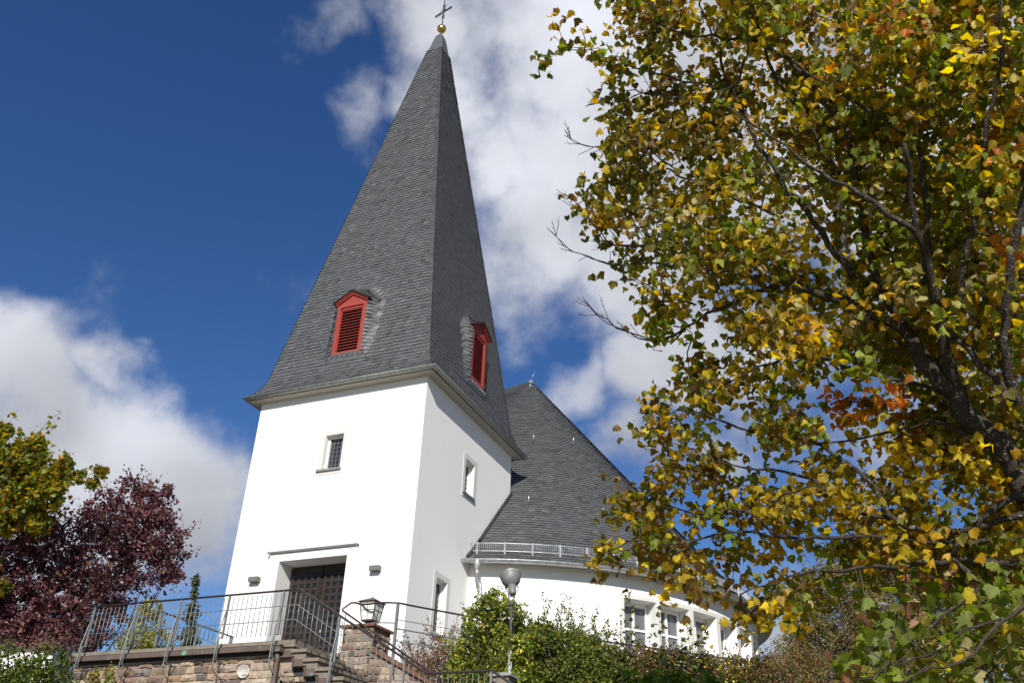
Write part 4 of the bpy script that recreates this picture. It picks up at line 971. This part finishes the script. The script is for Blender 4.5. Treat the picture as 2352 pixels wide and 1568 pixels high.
LIMBS = [([(2370, 1150), (2290, 1015), (2200, 915), (2130, 830), (2090, 770)], 8.5, 9.2, 42), ([(2090, 770), (2020, 722), (1917, 687), (1805, 651), (1712, 623), (1636, 625)], 9.2, 10.2, 16), ([(1789, 655), (1720, 680), (1661, 702), (1574, 754)], 9.9, 10.5, 10),
 ([(2200, 915), (2174, 800), (2138, 636), (2102, 513), (2092, 410)], 8.9, 8.3, 14), ([(2352, 960), (2300, 880), (2240, 820), (2195, 780)], 8.2, 8.6, 20), ([(2195, 780), (2205, 667), (2230, 554), (2256, 440), (2266, 282), (2292, 179)], 8.6, 8.0, 12), ([(2352, 960), (2307, 804), (2322, 615), (2345, 480)], 8.0, 7.7, 16),
 ([(2138, 636), (2117, 369), (2046, 292), (1989, 246), (1882, 185)], 8.8, 9.4, 8), ([(2102, 530), (1969, 445), (1902, 410), (1815, 349)], 8.4, 9.2, 6), ([(2000, 600), (1948, 308), (1892, 241), (1840, 164), (1738, 97)], 9.3, 10.3, 10), ([(1880, 520), (1800, 425), (1758, 354), (1717, 292), (1692, 231), (1661, 154)], 9.4, 10.3, 8),
 ([(1866, 303), (1810, 220), (1769, 149)], 9.7, 10, 8), ([(2049, 1187), (1997, 1103), (1918, 1050), (1866, 1015), (1760, 1003)], 8.7, 9.8, 10), ([(2080, 1239), (1944, 1236), (1787, 1234), (1682, 1220)], 8.8, 9.7, 8), ([(2080, 1297), (1944, 1302), (1866, 1312), (1761, 1341)], 8.5, 9.2, 6), ([(2311, 1150), (2232, 1218), (2185, 1281), (2258, 1338), (2352, 1390)], 8.1, 7.6, 20), ([(2206, 998), (2154, 966), (2023, 998)], 8.7, 9.3, 6)]
def clearlimb(x, y, d):
    """keep the boughs in view: leaf clusters over a bough hang behind it"""
    for P_, d0, d1, rp in LIMBS:
        n = len(P_)-1
        for i in range(n):
            ax_, ay_ = P_[i]; bx_, by_ = P_[i+1]; L2 = (bx_-ax_)**2+(by_-ay_)**2; tt = max(0, min(1, ((x-ax_)*(bx_-ax_)+(y-ay_)*(by_-ay_))/L2))
            if math.hypot(x-ax_-tt*(bx_-ax_), y-ay_-tt*(by_-ay_)) < rp+24:
                dl_ = d0+(d1-d0)*(i+tt)/n
                if d < dl_+.4 and random.random() < (.97 if rp > 30 else .62): return dl_+random.uniform(.4, 1.2)
    return d
PM = [(1430, -60), (1405, 60), (1385, 110), (1425, 215), (1395, 300), (1400, 400), (1365, 470), (1375, 540), (1420, 600), (1440, 660), (1455, 720), (1500, 755), (1550, 745), (1600, 700), (1700, 745), (1700, 810), (1560, 845), (1500, 868), (1452, 912), (1500, 985), (1545, 1050), (1500, 1110), (1412, 1125), (1415, 1200), (1365, 1270), (1400, 1300), (1480, 1290), (1540, 1350), (1600, 1375), (1690, 1330), (1770, 1340), (1700, 1420), (1760, 1440), (1840, 1400), (1900, 1330), (2050, 1340), (2200, 1340), (2420, 1360), (2420, -100), (1600, -100)]
HOLES = [(1930, 915, 75, 55), (1800, 1085, 45, 28), (1960, 1035, 45, 22), (1640, 790, 60, 28), (1850, 1275, 60, 20), (1700, 1210, 45, 14), (1590, 1130, 45, 18), (1660, 1000, 40, 12), (2060, 860, 35, 25), (1480, 690, 15, 25), (1830, 470, 22, 14), (1960, 560, 20, 40), (2250, 870, 30, 25), (2180, 1130, 30, 16), (1740, 1300, 60, 18), (1560, 1000, 14, 22), (1620, 1290, 22, 12), (1900, 1190, 40, 12)]
cl = []
tries = 0
while len(cl) < 1330 and tries < 60000:
    tries += 1
    x, y = random.uniform(1360, 2480), random.uniform(-150, 1430)
    if not inpoly(x, y, PM): continue
    if any(((x-h[0])/(h[2]+22))**2+((y-h[1])/(h[3]+22))**2 < 1 for h in HOLES): continue
    g = noise.noise(Vector((x/75, y/62, 3.3)))
    lim = -.08 if y > 800 and x < 2050 else -.18
    if x < 1620: lim = max(lim, -.10)
    if g < lim and random.random() < .93: continue
    base_d = 8.4+2.2*(2352-x)/1000
    cl.append((x, y, base_d+random.gauss(0, .55)))
extra = [(1277, 50, 5), (1240, 130, 5), (1268, 130, 4), (1333, 62, 2), (1300, 100, 3), (1345, 110, 4), (1394, 328, 6), (1333, 415, 1), (1338, 487, 4), (1307, 456, 2), (1360, 450, 2), (1375, 500, 4), (1500, 740, 12), (1520, 770, 12), (1590, 775, 6), (1385, 1260, 10), (1370, 1275, 8), (1405, 1240, 10), (1375, 110, 5), (1415, 150, 6), (1420, 120, 6),
 (1915, 905, 9), (1925, 930, 9), (1950, 925, 10), (1975, 915, 9), (1990, 945, 10), (1935, 955, 8), (2010, 925, 9), (1500, 700, 8), (1470, 1130, 8), (1440, 1140, 8), (1430, 1170, 9), (1710, 1395, 12), (1725, 1420, 8), (1840, 1380, 12)]
pos, siz, col = [], [], []; tg = []
def put(x, y, d, n, rad, sz, colf):
    c = at(x, y, d); tg.append(c)
    p = c+rng.normal(size=(n, 3))*rad*np.array([1, 1, .85])-np.array([0, 0, .04]); pos.append(p); siz.append(rng.uniform(.72, 1.15, n)*sz); col.append(colf(x, y, n)*rng.uniform(.62, 1.2))
for (x, y, d) in cl: put(x, y, clearlimb(x, y, d+.45), random.randint(14, 20), .135, .102, blend)
for (x, y, n) in extra: put(x, y, 10.6, n+3, .075, .105, blend)
k = 0
while k < 100:
    x, y = random.uniform(1960, 2480), random.uniform(1330, 1640)
    if y < 1330+(2352-x)*.15: continue
    if noise.noise(Vector((x/60, y/50, 8.3))) < -.12: continue
    k += 1; put(x, y, random.uniform(7.0, 9.0), random.randint(4, 8), .13, .135, blend)
t.twigs([tuple(x) for x in tg]); t.mb.build('trunk', M_bark, mt); t.tw.build('twigs', M_twig, mt)
leaves('crown', np.concatenate(pos), np.concatenate(siz), np.concatenate(col), MT, MF, M_leaf, mt, up=.45, droop=1.0, fold=.85, curl=1.1)
# ---- second maple behind it
P0 = at(2430, 1200, 24)
r0_ = (P0[0]+1.2, P0[1], gh(P0[0]+1.2, P0[1])-.1)
mt2 = thing('maple_tree', r0_, 'golden and orange maple with lichen grey trunk, behind the large front maple', 'tree', None)
t = Tree()
t.branch([r0_, tuple(P0)], .5, .42, n=12)
br(t, [(2430, 1200), (2317, 1004), (2257, 938), (2180, 850), (2120, 780), (2097, 728), (2081, 641), (2071, 564), (2066, 487), (2090, 300), (2080, 60)], 24, 24.8, .35, .10, n=10)
br(t, [(2180, 850), (2050, 800), (1975, 740), (1948, 605), (1928, 487), (1917, 436), (1887, 328), (1871, 231), (1880, 60)], 24, 25, .27, .09, n=10)
br(t, [(1940, 560), (1860, 470), (1780, 420), (1700, 330), (1640, 240)], 24.8, 25.5, .10, .03)
br(t, [(2071, 600), (2160, 480), (2230, 330), (2300, 200)], 24, 24, .11, .03)
br(t, [(2257, 938), (2300, 700), (2340, 450), (2400, 200)], 24, 23.5, .19, .06)
br(t, [(2300, 990), (2150, 1000), (2000, 1090), (1900, 1130)], 24, 24.8, .11, .03)
PM2 = [(1620, 130), (1720, -80), (2480, -150), (2480, 1180), (2200, 1150), (2000, 1060), (1980, 990), (2060, 900), (2010, 820), (1900, 720), (1760, 520), (1640, 330)]
pos, siz, col, tg = [], [], [], []; k = 0
def blend2(px, py, n):
    if py < 320: return palette([(3, ORG), (2.5, GOLD), (2, YEL), (1, BROWN), (1.5, OLIVE)], n)
    return palette([(3, YEL), (3, GOLD), (1.5, LGREEN), (1.5, OLIVE), (.6, ORG)], n)
while k < 520:
    x, y = random.uniform(1600, 2480), random.uniform(-150, 1180)
    if not inpoly(x, y, PM2) or noise.noise(Vector((x/70, y/70, 13.3))) < -.15: continue
    k += 1; put(x, y, random.uniform(22.5, 26.5), 17, .40, .15, blend2)
t.twigs([tuple(x) for x in tg], rt=.012); t.mb.build('trunk', M_barkl, mt2); t.tw.build('twigs', M_twig, mt2)
leaves('crown', np.concatenate(pos), np.concatenate(siz), np.concatenate(col), MT, MF, M_leaf, mt2, up=.9, droop=.6, fold=.35, curl=.4)
# ---- generic bush / small tree made of leaf-filled lobes
def plant(name, label, cat, lobes, base, nleaf, size, keys, T=OT, F_=OF, material=None, stems=8, shoots=0, shootlen=.5, stem_r=.012, group=None, up=.5, trunk=None, stemname='stems', patch=.35, bark=None, shell=.55, shootdir=None, droop=.2, bright=1.75):
    b = np.array(base); root = thing(name, tuple(b), label, cat, group)
    C_ = [np.array(at(l[0], l[1], l[2])) for l in lobes]; Rr = [np.array(l[3] if isinstance(l[3], tuple) else (l[3],)*3) for l in lobes]
    vol = np.array([np.prod(r)**(2/3) for r in Rr]); vol = vol/vol.sum(); pos = []; 
    for c, r, v in zip(C_, Rr, vol):
        n = int(nleaf*v*2.2)+4; d = unit(rng.normal(size=(n, 3))); rad = rng.uniform(shell, 1.0, n)**.7
        lump = np.array([.86+.30*noise.noise(Vector(tuple(dd*2.4+c))) for dd in d])
        p = c+d*r*(rad*lump)[:, None]; keep = np.array([noise.noise(Vector(tuple(q*(1.6/max(.25, size*5))))) > -patch for q in p]); pos.append(p[keep])
    sm = MB()
    for i in range(stems):
        c = C_[i % len(C_)]; r = Rr[i % len(C_)]; tip = c+unit(rng.normal(size=3))*r*rng.uniform(.5, .95); mid = b+(tip-b)*.5+rng.normal(size=3)*.08*np.linalg.norm(tip-b); st_ = b+rng.normal(size=3)*np.array([.1, .1, 0])*(0 if trunk else 1)
        if trunk: st_ = b+np.array([0, 0, trunk[1]*.8])
        sm.tube([tuple(st_), tuple(mid), tuple(tip)], [stem_r, stem_r*.7, stem_r*.3], 5, cap=False)
        for k in range(5):
            q = mid+(tip-mid)*rng.uniform(0, .9); e = q+unit(rng.normal(size=3)+np.array([0, 0, .6]))*r*rng.uniform(.25, .6); sm.tube([tuple(q), tuple((q+e)/2+rng.normal(size=3)*.03), tuple(e)], [stem_r*.4, stem_r*.3, stem_r*.15], 4, cap=False)
    if trunk: sm.tube([tuple(b), tuple(b+np.array([.03, 0, trunk[1]*.5])), tuple(b+np.array([0, 0, trunk[1]]))], [trunk[0], trunk[0]*.8, trunk[0]*.6], 10)
    for i in range(shoots):
        j = int(rng.choice(len(C_), p=vol)); d = unit(rng.normal(size=3)*np.array([1, 1, .35])+np.array([0, 0, 1.0])); q = C_[j]+d*Rr[j]*.8; dr = unit(d*.7+np.array([0, 0, .8])+rng.normal(size=3)*.35) if shootdir is None else unit(np.array(shootdir)+rng.normal(size=3)*.3)
        L_ = shootlen*rng.uniform(.4, 1.2); e = q+dr*L_; sm.tube([tuple(q), tuple((q+e)/2+rng.normal(size=3)*.04*L_), tuple(e)], [.006, .004, .002], 4, cap=False)
        n = int(L_/(size*.42)); tt = rng.uniform(.15, 1.0, n)[:, None]; pos.append(q+(e-q)*tt+rng.normal(size=(n, 3))*size*.55)
    sm.build('trunk' if trunk else stemname, bark or M_twig, root)
    P_ = np.concatenate(pos); n = len(P_)
    cols = palette(keys, n); big = np.array([.82+.45*noise.noise(Vector(tuple(q*1.3+5))) for q in P_]); cols = cols*np.clip(big, .65, 1.3)[:, None]*bright
    leaves('crown' if trunk else 'foliage', P_, rng.uniform(.7, 1.25, n)*size, cols, T, F_, material or M_leaf2, root, up=up, droop=droop, fold=.3, curl=.3)
    return root
def gb(px, d, dx=0, dy=0):
    p = at(px, 1500, d); return (p[0]+dx, p[1]+dy, gh(p[0]+dx, p[1]+dy)-.1)
# left: purple plum, autumn maple, spruce, yellow tree, shrub
PURP = [(3, (.092, .028, .040)), (2, (.13, .052, .062)), (.6, (.11, .075, .04)), (1.2, (.05, .014, .022)), (1, (.16, .07, .075)), (.25, (.14, .10, .03))]
lob = [(330, 1150, 22.5, .62), (260, 1180, 22, .9), (360, 1230, 22.6, .8), (330, 1300, 22.6, .95), (240, 1290, 22, 1.2), (120, 1270, 22, 1.1), (150, 1360, 21.5, 1.1), (250, 1380, 22.2, .75), (380, 1300, 22.6, .55), (40, 1340, 21.5, 1.1), (50, 1400, 21.2, .8), (180, 1440, 21.2, .7), (-60, 1300, 22, 1.2), (300, 1120, 22.5, .4), (385, 1125, 22.6, .22), (425, 1283, 22.6, .2), (370, 1170, 22.6, .55), (400, 1240, 22.6, .45), (200, 1350, 22, .9), (320, 1220, 22.4, .8), (400, 1330, 22.6, .35), (230, 1200, 22, .8), (60, 1380, 21.4, .85), (20, 1440, 21.2, .7), (120, 1430, 21.4, .75), (240, 1430, 21.8, .7), (200, 1470, 21.6, .45), (90, 1230, 21.4, .9), (10, 1240, 21.4, .9)]
plant('purple_leaved_tree', 'dark purple leaved tree left of the terrace railing', 'tree', lob, gb(150, 21.0), 29000, .09, PURP, T=OT, F_=OF, material=M_purple, bright=1.65, stems=20, shoots=170, shootlen=.5, stem_r=.022, trunk=(.13, 1.5), patch=.04, bark=M_bark, shell=.25)
lob = [(10, 1050, .75), (70, 1065, .62), (120, 1110, .62), (185, 1090, .30), (60, 1140, .65), (-60, 1090, .95), (130, 1150, .34), (245, 1082, .2), (20, 990, .28), (95, 1018, .32), (10, 1350, .3), (-30, 1300, .45), (30, 1190, .5), (100, 1200, .4), (225, 1110, .18), (160, 1060, .25)]
lob = [(x-12, y, 20.6, r*.88) for x, y, r in lob]
plant('autumn_maple', 'green and yellow maple crown above the purple tree at the far left', 'tree', lob, (at(-230, 1500, 17.5)[0], at(-230, 1500, 17.5)[1], -3.6), 5200, .105, [(3, LGREEN), (2.4, GREEN), (1.6, YEL), (1, GOLD), (1.5, OLIVE), (.5, ORG)], T=MT, F_=MF, material=M_leaf, bright=1.0, stems=3, shoots=60, shootlen=.6, stem_r=.016, trunk=(.16, 2.6), patch=.3, bark=M_bark, up=.9, shell=.2)
lob = [(335, 1440, 33, (.75, .75, 1.0)), (350, 1400, 33, .5), (310, 1490, 33, .9), (365, 1480, 33, .7), (330, 1560, 33, 1.5)]
plant('yellow_green_tree', 'small yellow green tree behind the terrace railing beside the spruce', 'tree', lob, gb(335, 33), 3600, .12, [(3, (.26, .23, .04)), (2, OLIVE), (2, LGREEN), (.6, BROWN)], stems=10, trunk=(.1, 1.2), patch=.3)
# spruce
SB = at(432, 1600, 36); SB[2] = gh(SB[0], SB[1])-.1; ST = at(453, 1316, 36)
spr = thing('spruce_tree', tuple(SB), 'narrow dark green spruce with leaning tip behind the terrace railing', 'tree')
m = MB(); m.tube([tuple(SB), tuple((SB+ST)/2), tuple(ST)], [.10, .06, .01], 6); 
pos, dirs = [], []
Hs = ST[2]-SB[2]
for i in range(420):
    f_ = random.random()**.8; z = ST[2]-f_*Hs*.9; ax_ = SB+(ST-SB)*((z-SB[2])/Hs); rr = (.09+.85*f_*(1.1 if f_ > .3 else 1))*random.uniform(.6, 1.12)*(1+.25*math.sin(f_*37)); a = random.uniform(0, 2*math.pi)
    tip = ax_+np.array([math.cos(a)*rr, math.sin(a)*rr, -.06-.25*rr*random.random()+.1*rr]); m.tube([tuple(ax_), tuple((ax_+tip)/2+np.array([0, 0, -.05*rr])), tuple(tip)], [.012, .008, .003], 4, cap=False)
    n = int(14+40*rr); tt = rng.uniform(.15, 1.05, n)[:, None]; pos.append(ax_+(tip-ax_)*tt+rng.normal(size=(n, 3))*np.array([.04, .04, .03]))
m.build('trunk', M_bark, spr); P_ = np.concatenate(pos); n = len(P_)
leaves('crown', P_, rng.uniform(.07, .12, n), palette([(3, (.07, .10, .055)), (2, (.10, .13, .06)), (1, (.15, .135, .06))], n), QT, QF, M_needle, spr, up=.4, droop=.6)
GB = [(3, (.11, .15, .016)), (2.5, (.13, .16, .025)), (1.5, (.05, .075, .012)), (.9, (.36, .31, .03)), (.5, BROWN)]
plant('green_shrub', 'bright green low shrub on the slope left of the sandstone wall', 'shrub', [(5, 1540, 17, .5), (120, 1525, 17, .42), (75, 1548, 17, .4), (-40, 1590, 17, .7), (150, 1610, 17, .5), (60, 1620, 17, .8)], gb(60, 17), 5200, .06, [(3, (.10, .14, .016)), (2, (.06, .09, .012)), (1, (.17, .19, .03))], bright=1.1, stems=12, shoots=60, shootlen=.25, patch=.4)
# right: shrubs in front of the nave
plant('dry_shrub', 'reddish brown dry twiggy shrub between the pier and the green shrub', 'shrub', [(960, 1530, 18.9, .42), (1020, 1505, 19, .50), (1075, 1540, 18.9, .45), (1000, 1585, 18.6, .6), (1060, 1620, 18.4, .7)], gb(1010, 19), 5200, .045, [(3, (.13, .065, .045)), (2, (.17, .09, .05)), (1.2, (.09, .05, .035)), (.5, (.30, .16, .04)), (.5, OLIVE)], stems=60, shoots=110, shootlen=.42, stem_r=.008, patch=.30, shell=.2)
plant('green_shrub', 'tall yellow green shrub beside the floodlight, its top against the white nave wall', 'shrub', [(1135, 1385, 18.6, .36), (1105, 1430, 18.6, .50), (1165, 1420, 18.7, .46), (1085, 1500, 18.5, .48), (1150, 1500, 18.6, .62), (1110, 1570, 18.4, .75), (1200, 1560, 18.4, .6), (1045, 1600, 18.4, .5), (1210, 1470, 18.5, .45), (1065, 1540, 18.3, .5), (1185, 1490, 17.3, .36), (1175, 1540, 17.2, .4), (1150, 1450, 17.6, .2), (1160, 1570, 17.3, .45)], gb(1130, 18.6), 16000, .068, GB, stems=26, shoots=70, shootlen=.38, patch=.26, shell=.3)
plant('green_shrub', 'wide green shrub right of the floodlight pole with thin upright shoots', 'shrub', [(1245, 1465, 18.9, .48), (1300, 1480, 19, .5), (1350, 1500, 19, .52), (1260, 1540, 18.8, .75), (1340, 1560, 18.8, .75), (1400, 1530, 19, .5), (1300, 1620, 18.6, .9)], gb(1290, 18.9), 17000, .062, [(3, (.075, .10, .016)), (2.5, (.105, .13, .022)), (1.5, (.05, .065, .012)), (.5, (.28, .24, .03))], stems=26, shoots=120, shootlen=.62, patch=.28, shell=.3)
plant('hedge_shrub', 'dark mixed green and reddish shrub below the first nave window', 'shrub', [(1430, 1530, 19.2, .5), (1500, 1530, 19.3, .48), (1560, 1530, 19.4, .45), (1470, 1600, 19, .7), (1550, 1600, 19, .7)], gb(1490, 19.3), 11000, .062, [(2, (.05, .06, .015)), (2, (.11, .05, .03)), (1.5, (.08, .09, .02)), (1, (.14, .07, .035)), (.4, LGREEN)], stems=20, shoots=60, shootlen=.3, patch=.3, shell=.3)
plant('hedge_shrub', 'olive shrub below the right hand nave windows', 'shrub', [(1620, 1540, 19.6, .45), (1690, 1545, 19.9, .45), (1750, 1540, 20.2, .45), (1650, 1610, 19.4, .7), (1740, 1615, 19.6, .7)], gb(1690, 20), 11000, .062, [(2, (.07, .075, .016)), (1.3, (.11, .06, .03)), (2, (.09, .10, .02)), (.8, (.15, .06, .035)), (.3, YEL)], stems=20, shoots=60, shootlen=.3, patch=.3, shell=.3)
plant('leafy_green_plant', 'bright green large leaved plant at the bottom edge in front of the hedge', 'plant', [(1500, 1585, 15, .30), (1560, 1580, 15, .28), (1450, 1600, 15, .3), (1640, 1600, 15.3, .34)], gb(1530, 15), 420, .13, [(3, (.11, .17, .02)), (2, (.16, .22, .03)), (1, (.07, .10, .015))], T=MT, F_=MF, stems=14, shoots=8, shootlen=.3)
for (x0, y0, x1, y1, lb) in ((1443, 1365, 1452, 1480, 'young sapling in front of the first nave window'), (1512, 1400, 1520, 1500, 'young sapling in front of the second nave window'), (1575, 1420, 1590, 1500, 'thin leafy sapling in front of the third nave window'), (1620, 1432, 1600, 1500, 'small sapling with round leaves under the right nave windows')):
    a = at(x0, y0, 19.2); b = at(x1, y1+60, 19.2); rt_ = thing('sapling', tuple(b), lb, 'sapling', 'saplings in front of the nave windows')
    m = MB(); m.tube([tuple(b), tuple((a+b)/2+np.array([.03, 0, 0])), tuple(a)], [.008, .006, .003], 5); P_ = []
    for k in range(18):
        f_ = k/18; q = a+(b-a)*f_; an = k*2.4; ln_ = .05+.13*math.sin(min(f_*2.2, 1.5)); e = q+np.array([math.cos(an)*ln_, math.sin(an)*ln_, .04]); m.tube([tuple(q), tuple(e)], .003, 4); P_ += [e, e+rng.normal(size=3)*.03, q+(e-q)*.6+rng.normal(size=3)*.02]
    m.build('stems', M_twig, rt_); P_ = np.array(P_); leaves('foliage', P_, rng.uniform(.07, .12, len(P_)), palette([(2, (.07, .11, .015)), (1, (.13, .15, .03)), (.5, YEL)], len(P_)), MT, MF, M_leaf2, rt_, up=1.0, droop=.4)
plant('red_shrub', 'low red and brown autumn shrub beside the end of the nave', 'shrub', [(1790, 1540, 19.5, .42), (1840, 1520, 19.6, .42), (1880, 1550, 19.5, .5), (1820, 1600, 19.2, .7)], gb(1830, 19.5), 4200, .05, [(.9, (.20, .06, .03)), (2, (.13, .085, .035)), (3, (.10, .11, .03)), (.4, (.26, .13, .04))], stems=26, shoots=60, shootlen=.3, patch=.3, shell=.3)
plant('brown_green_shrub', 'tall brownish green shrub right of the nave under the maple', 'shrub', [(1860, 1420, 22, .65), (1900, 1340, 22, .7), (1950, 1300, 22.2, .6), (1830, 1500, 22, .75), (1930, 1430, 22, .95), (1990, 1400, 22.2, .8), (1900, 1540, 21.8, 1.1), (2000, 1520, 21.8, 1.1)], gb(1920, 22), 15000, .065, [(3, (.14, .11, .04)), (2.5, (.12, .13, .035)), (1.5, (.19, .14, .06)), (.5, (.22, .10, .04))], stems=40, shoots=110, shootlen=.5, patch=.3, stem_r=.02, shell=.3)
BT = [(3, (.22, .23, .07)), (2, (.14, .17, .04)), (2, (.30, .27, .11)), (.6, (.22, .15, .06))]
plant('background_tree', 'pale green tree behind the brown shrub, seen under the maple boughs', 'tree', [(2020, 1290, 28, .9), (2080, 1250, 28.5, 1.1), (2060, 1350, 28, 1.4), (2140, 1330, 28.5, 1.3), (2100, 1450, 28, 1.6), (2000, 1400, 28, .9), (2150, 1540, 28, 1.6)], gb(2080, 28), 15000, .10, BT, stems=30, shoots=70, shootlen=.6, trunk=(.18, 2.0), stem_r=.04, patch=.26, shell=.35)
plant('background_tree', 'olive tree at the right edge behind the maple boughs', 'tree', [(2250, 1290, 31, 1.2), (2310, 1220, 31, 1.3), (2380, 1180, 31, 1.5), (2300, 1350, 31, 1.7), (2400, 1330, 31, 2.0), (2230, 1450, 30.5, 1.6), (2330, 1500, 30, 2.0), (2460, 1440, 30, 2.)], gb(2320, 31), 20000, .11, [(3, (.24, .23, .07)), (2, (.15, .17, .04)), (2, (.32, .27, .10)), (1.0, (.25, .17, .07))], stems=40, shoots=70, shootlen=.6, trunk=(.22, 2.4), stem_r=.05, patch=.26, shell=.35)
for (x, y, lb) in ((215, 1545, 'small leafy climber sprig on the sandstone wall, left one'), (252, 1540, 'small leafy climber sprig on the sandstone wall, right one')):
    plant('climber_sprig', lb, 'plant', [(x, y+4, 15.75, .10), (x+2, y+26, 15.7, .12)], tuple(at(x, y+70, 15.6)), 90, .055, [(2, (.10, .11, .02)), (1.5, (.20, .12, .03)), (1, LGREEN)], stems=5, shoots=3, shootlen=.14, stem_r=.006, patch=1, group='climber sprigs on the terrace wall')
# white house far left, pale pole right
HP = at(35, 1560, 48)
hs_ = thing('white_house', (HP[0], HP[1], -1), 'white house glimpsed under the purple tree at the lower left corner', 'house')
m = MB(); m.M = Matrix.Translation((HP[0], HP[1], 1.2)) @ Matrix.Rotation(R(25), 4, 'Z')
m.box(-3, 1.6, 0, 5, -.5, 4.0); m.add([(-3, 0, 4.0), (-3, 5, 4.0), (-3, 2.5, 5.8)], [(0, 2, 1)]); m.add([(1.6, 0, 4.0), (1.6, 5, 4.0), (1.6, 2.5, 5.8)], [(0, 1, 2)]); m.build('wall', M_white, hs_)
m = MB(); m.M = Matrix.Translation((HP[0], HP[1], 1.2)) @ Matrix.Rotation(R(25), 4, 'Z')
for sg in (0, 1):
    y0, y1 = (-.35, 2.5) if sg == 0 else (5.35, 2.5); m.add([(-3.3, y0, 3.77), (1.9, y0, 3.77), (1.9, y1, 5.85), (-3.3, y1, 5.85), (-3.3, y0, 3.92), (1.9, y0, 3.92), (1.9, y1, 6.0), (-3.3, y1, 6.0)], [(0, 1, 2, 3), (7, 6, 5, 4), (0, 4, 5, 1), (1, 5, 6, 2), (3, 2, 6, 7), (0, 3, 7, 4)])
m.build('roof', M_tile, hs_)
for x in (-2.2, -.2):
    m = MB(); m.M = Matrix.Translation((HP[0], HP[1], 1.2)) @ Matrix.Rotation(R(25), 4, 'Z'); m.box(x, x+1, -.04, -.003, 1.6, 2.9); m.build('window', M_glassd, hs_)
a, b = at(2032, 1380, 21), at(2052, 1545, 21); bz = gh(b[0], b[1]); pp = thing('lamp_post', (b[0], b[1], bz), 'thin pale lamp post among the shrubs right of the nave', 'lamp post')
m = MB(); m.tube([(b[0], b[1], bz), (b[0], b[1], a[2])], [.045, .035], 8); m.build('pole', M_gpale, pp)
m = MB(); m.lathe([(.04, 0), (.16, .10), (.18, .13), (.02, .22)], (b[0], b[1], a[2]), (0, 0, 1), 16); m.build('lamp_head', M_grey, pp)
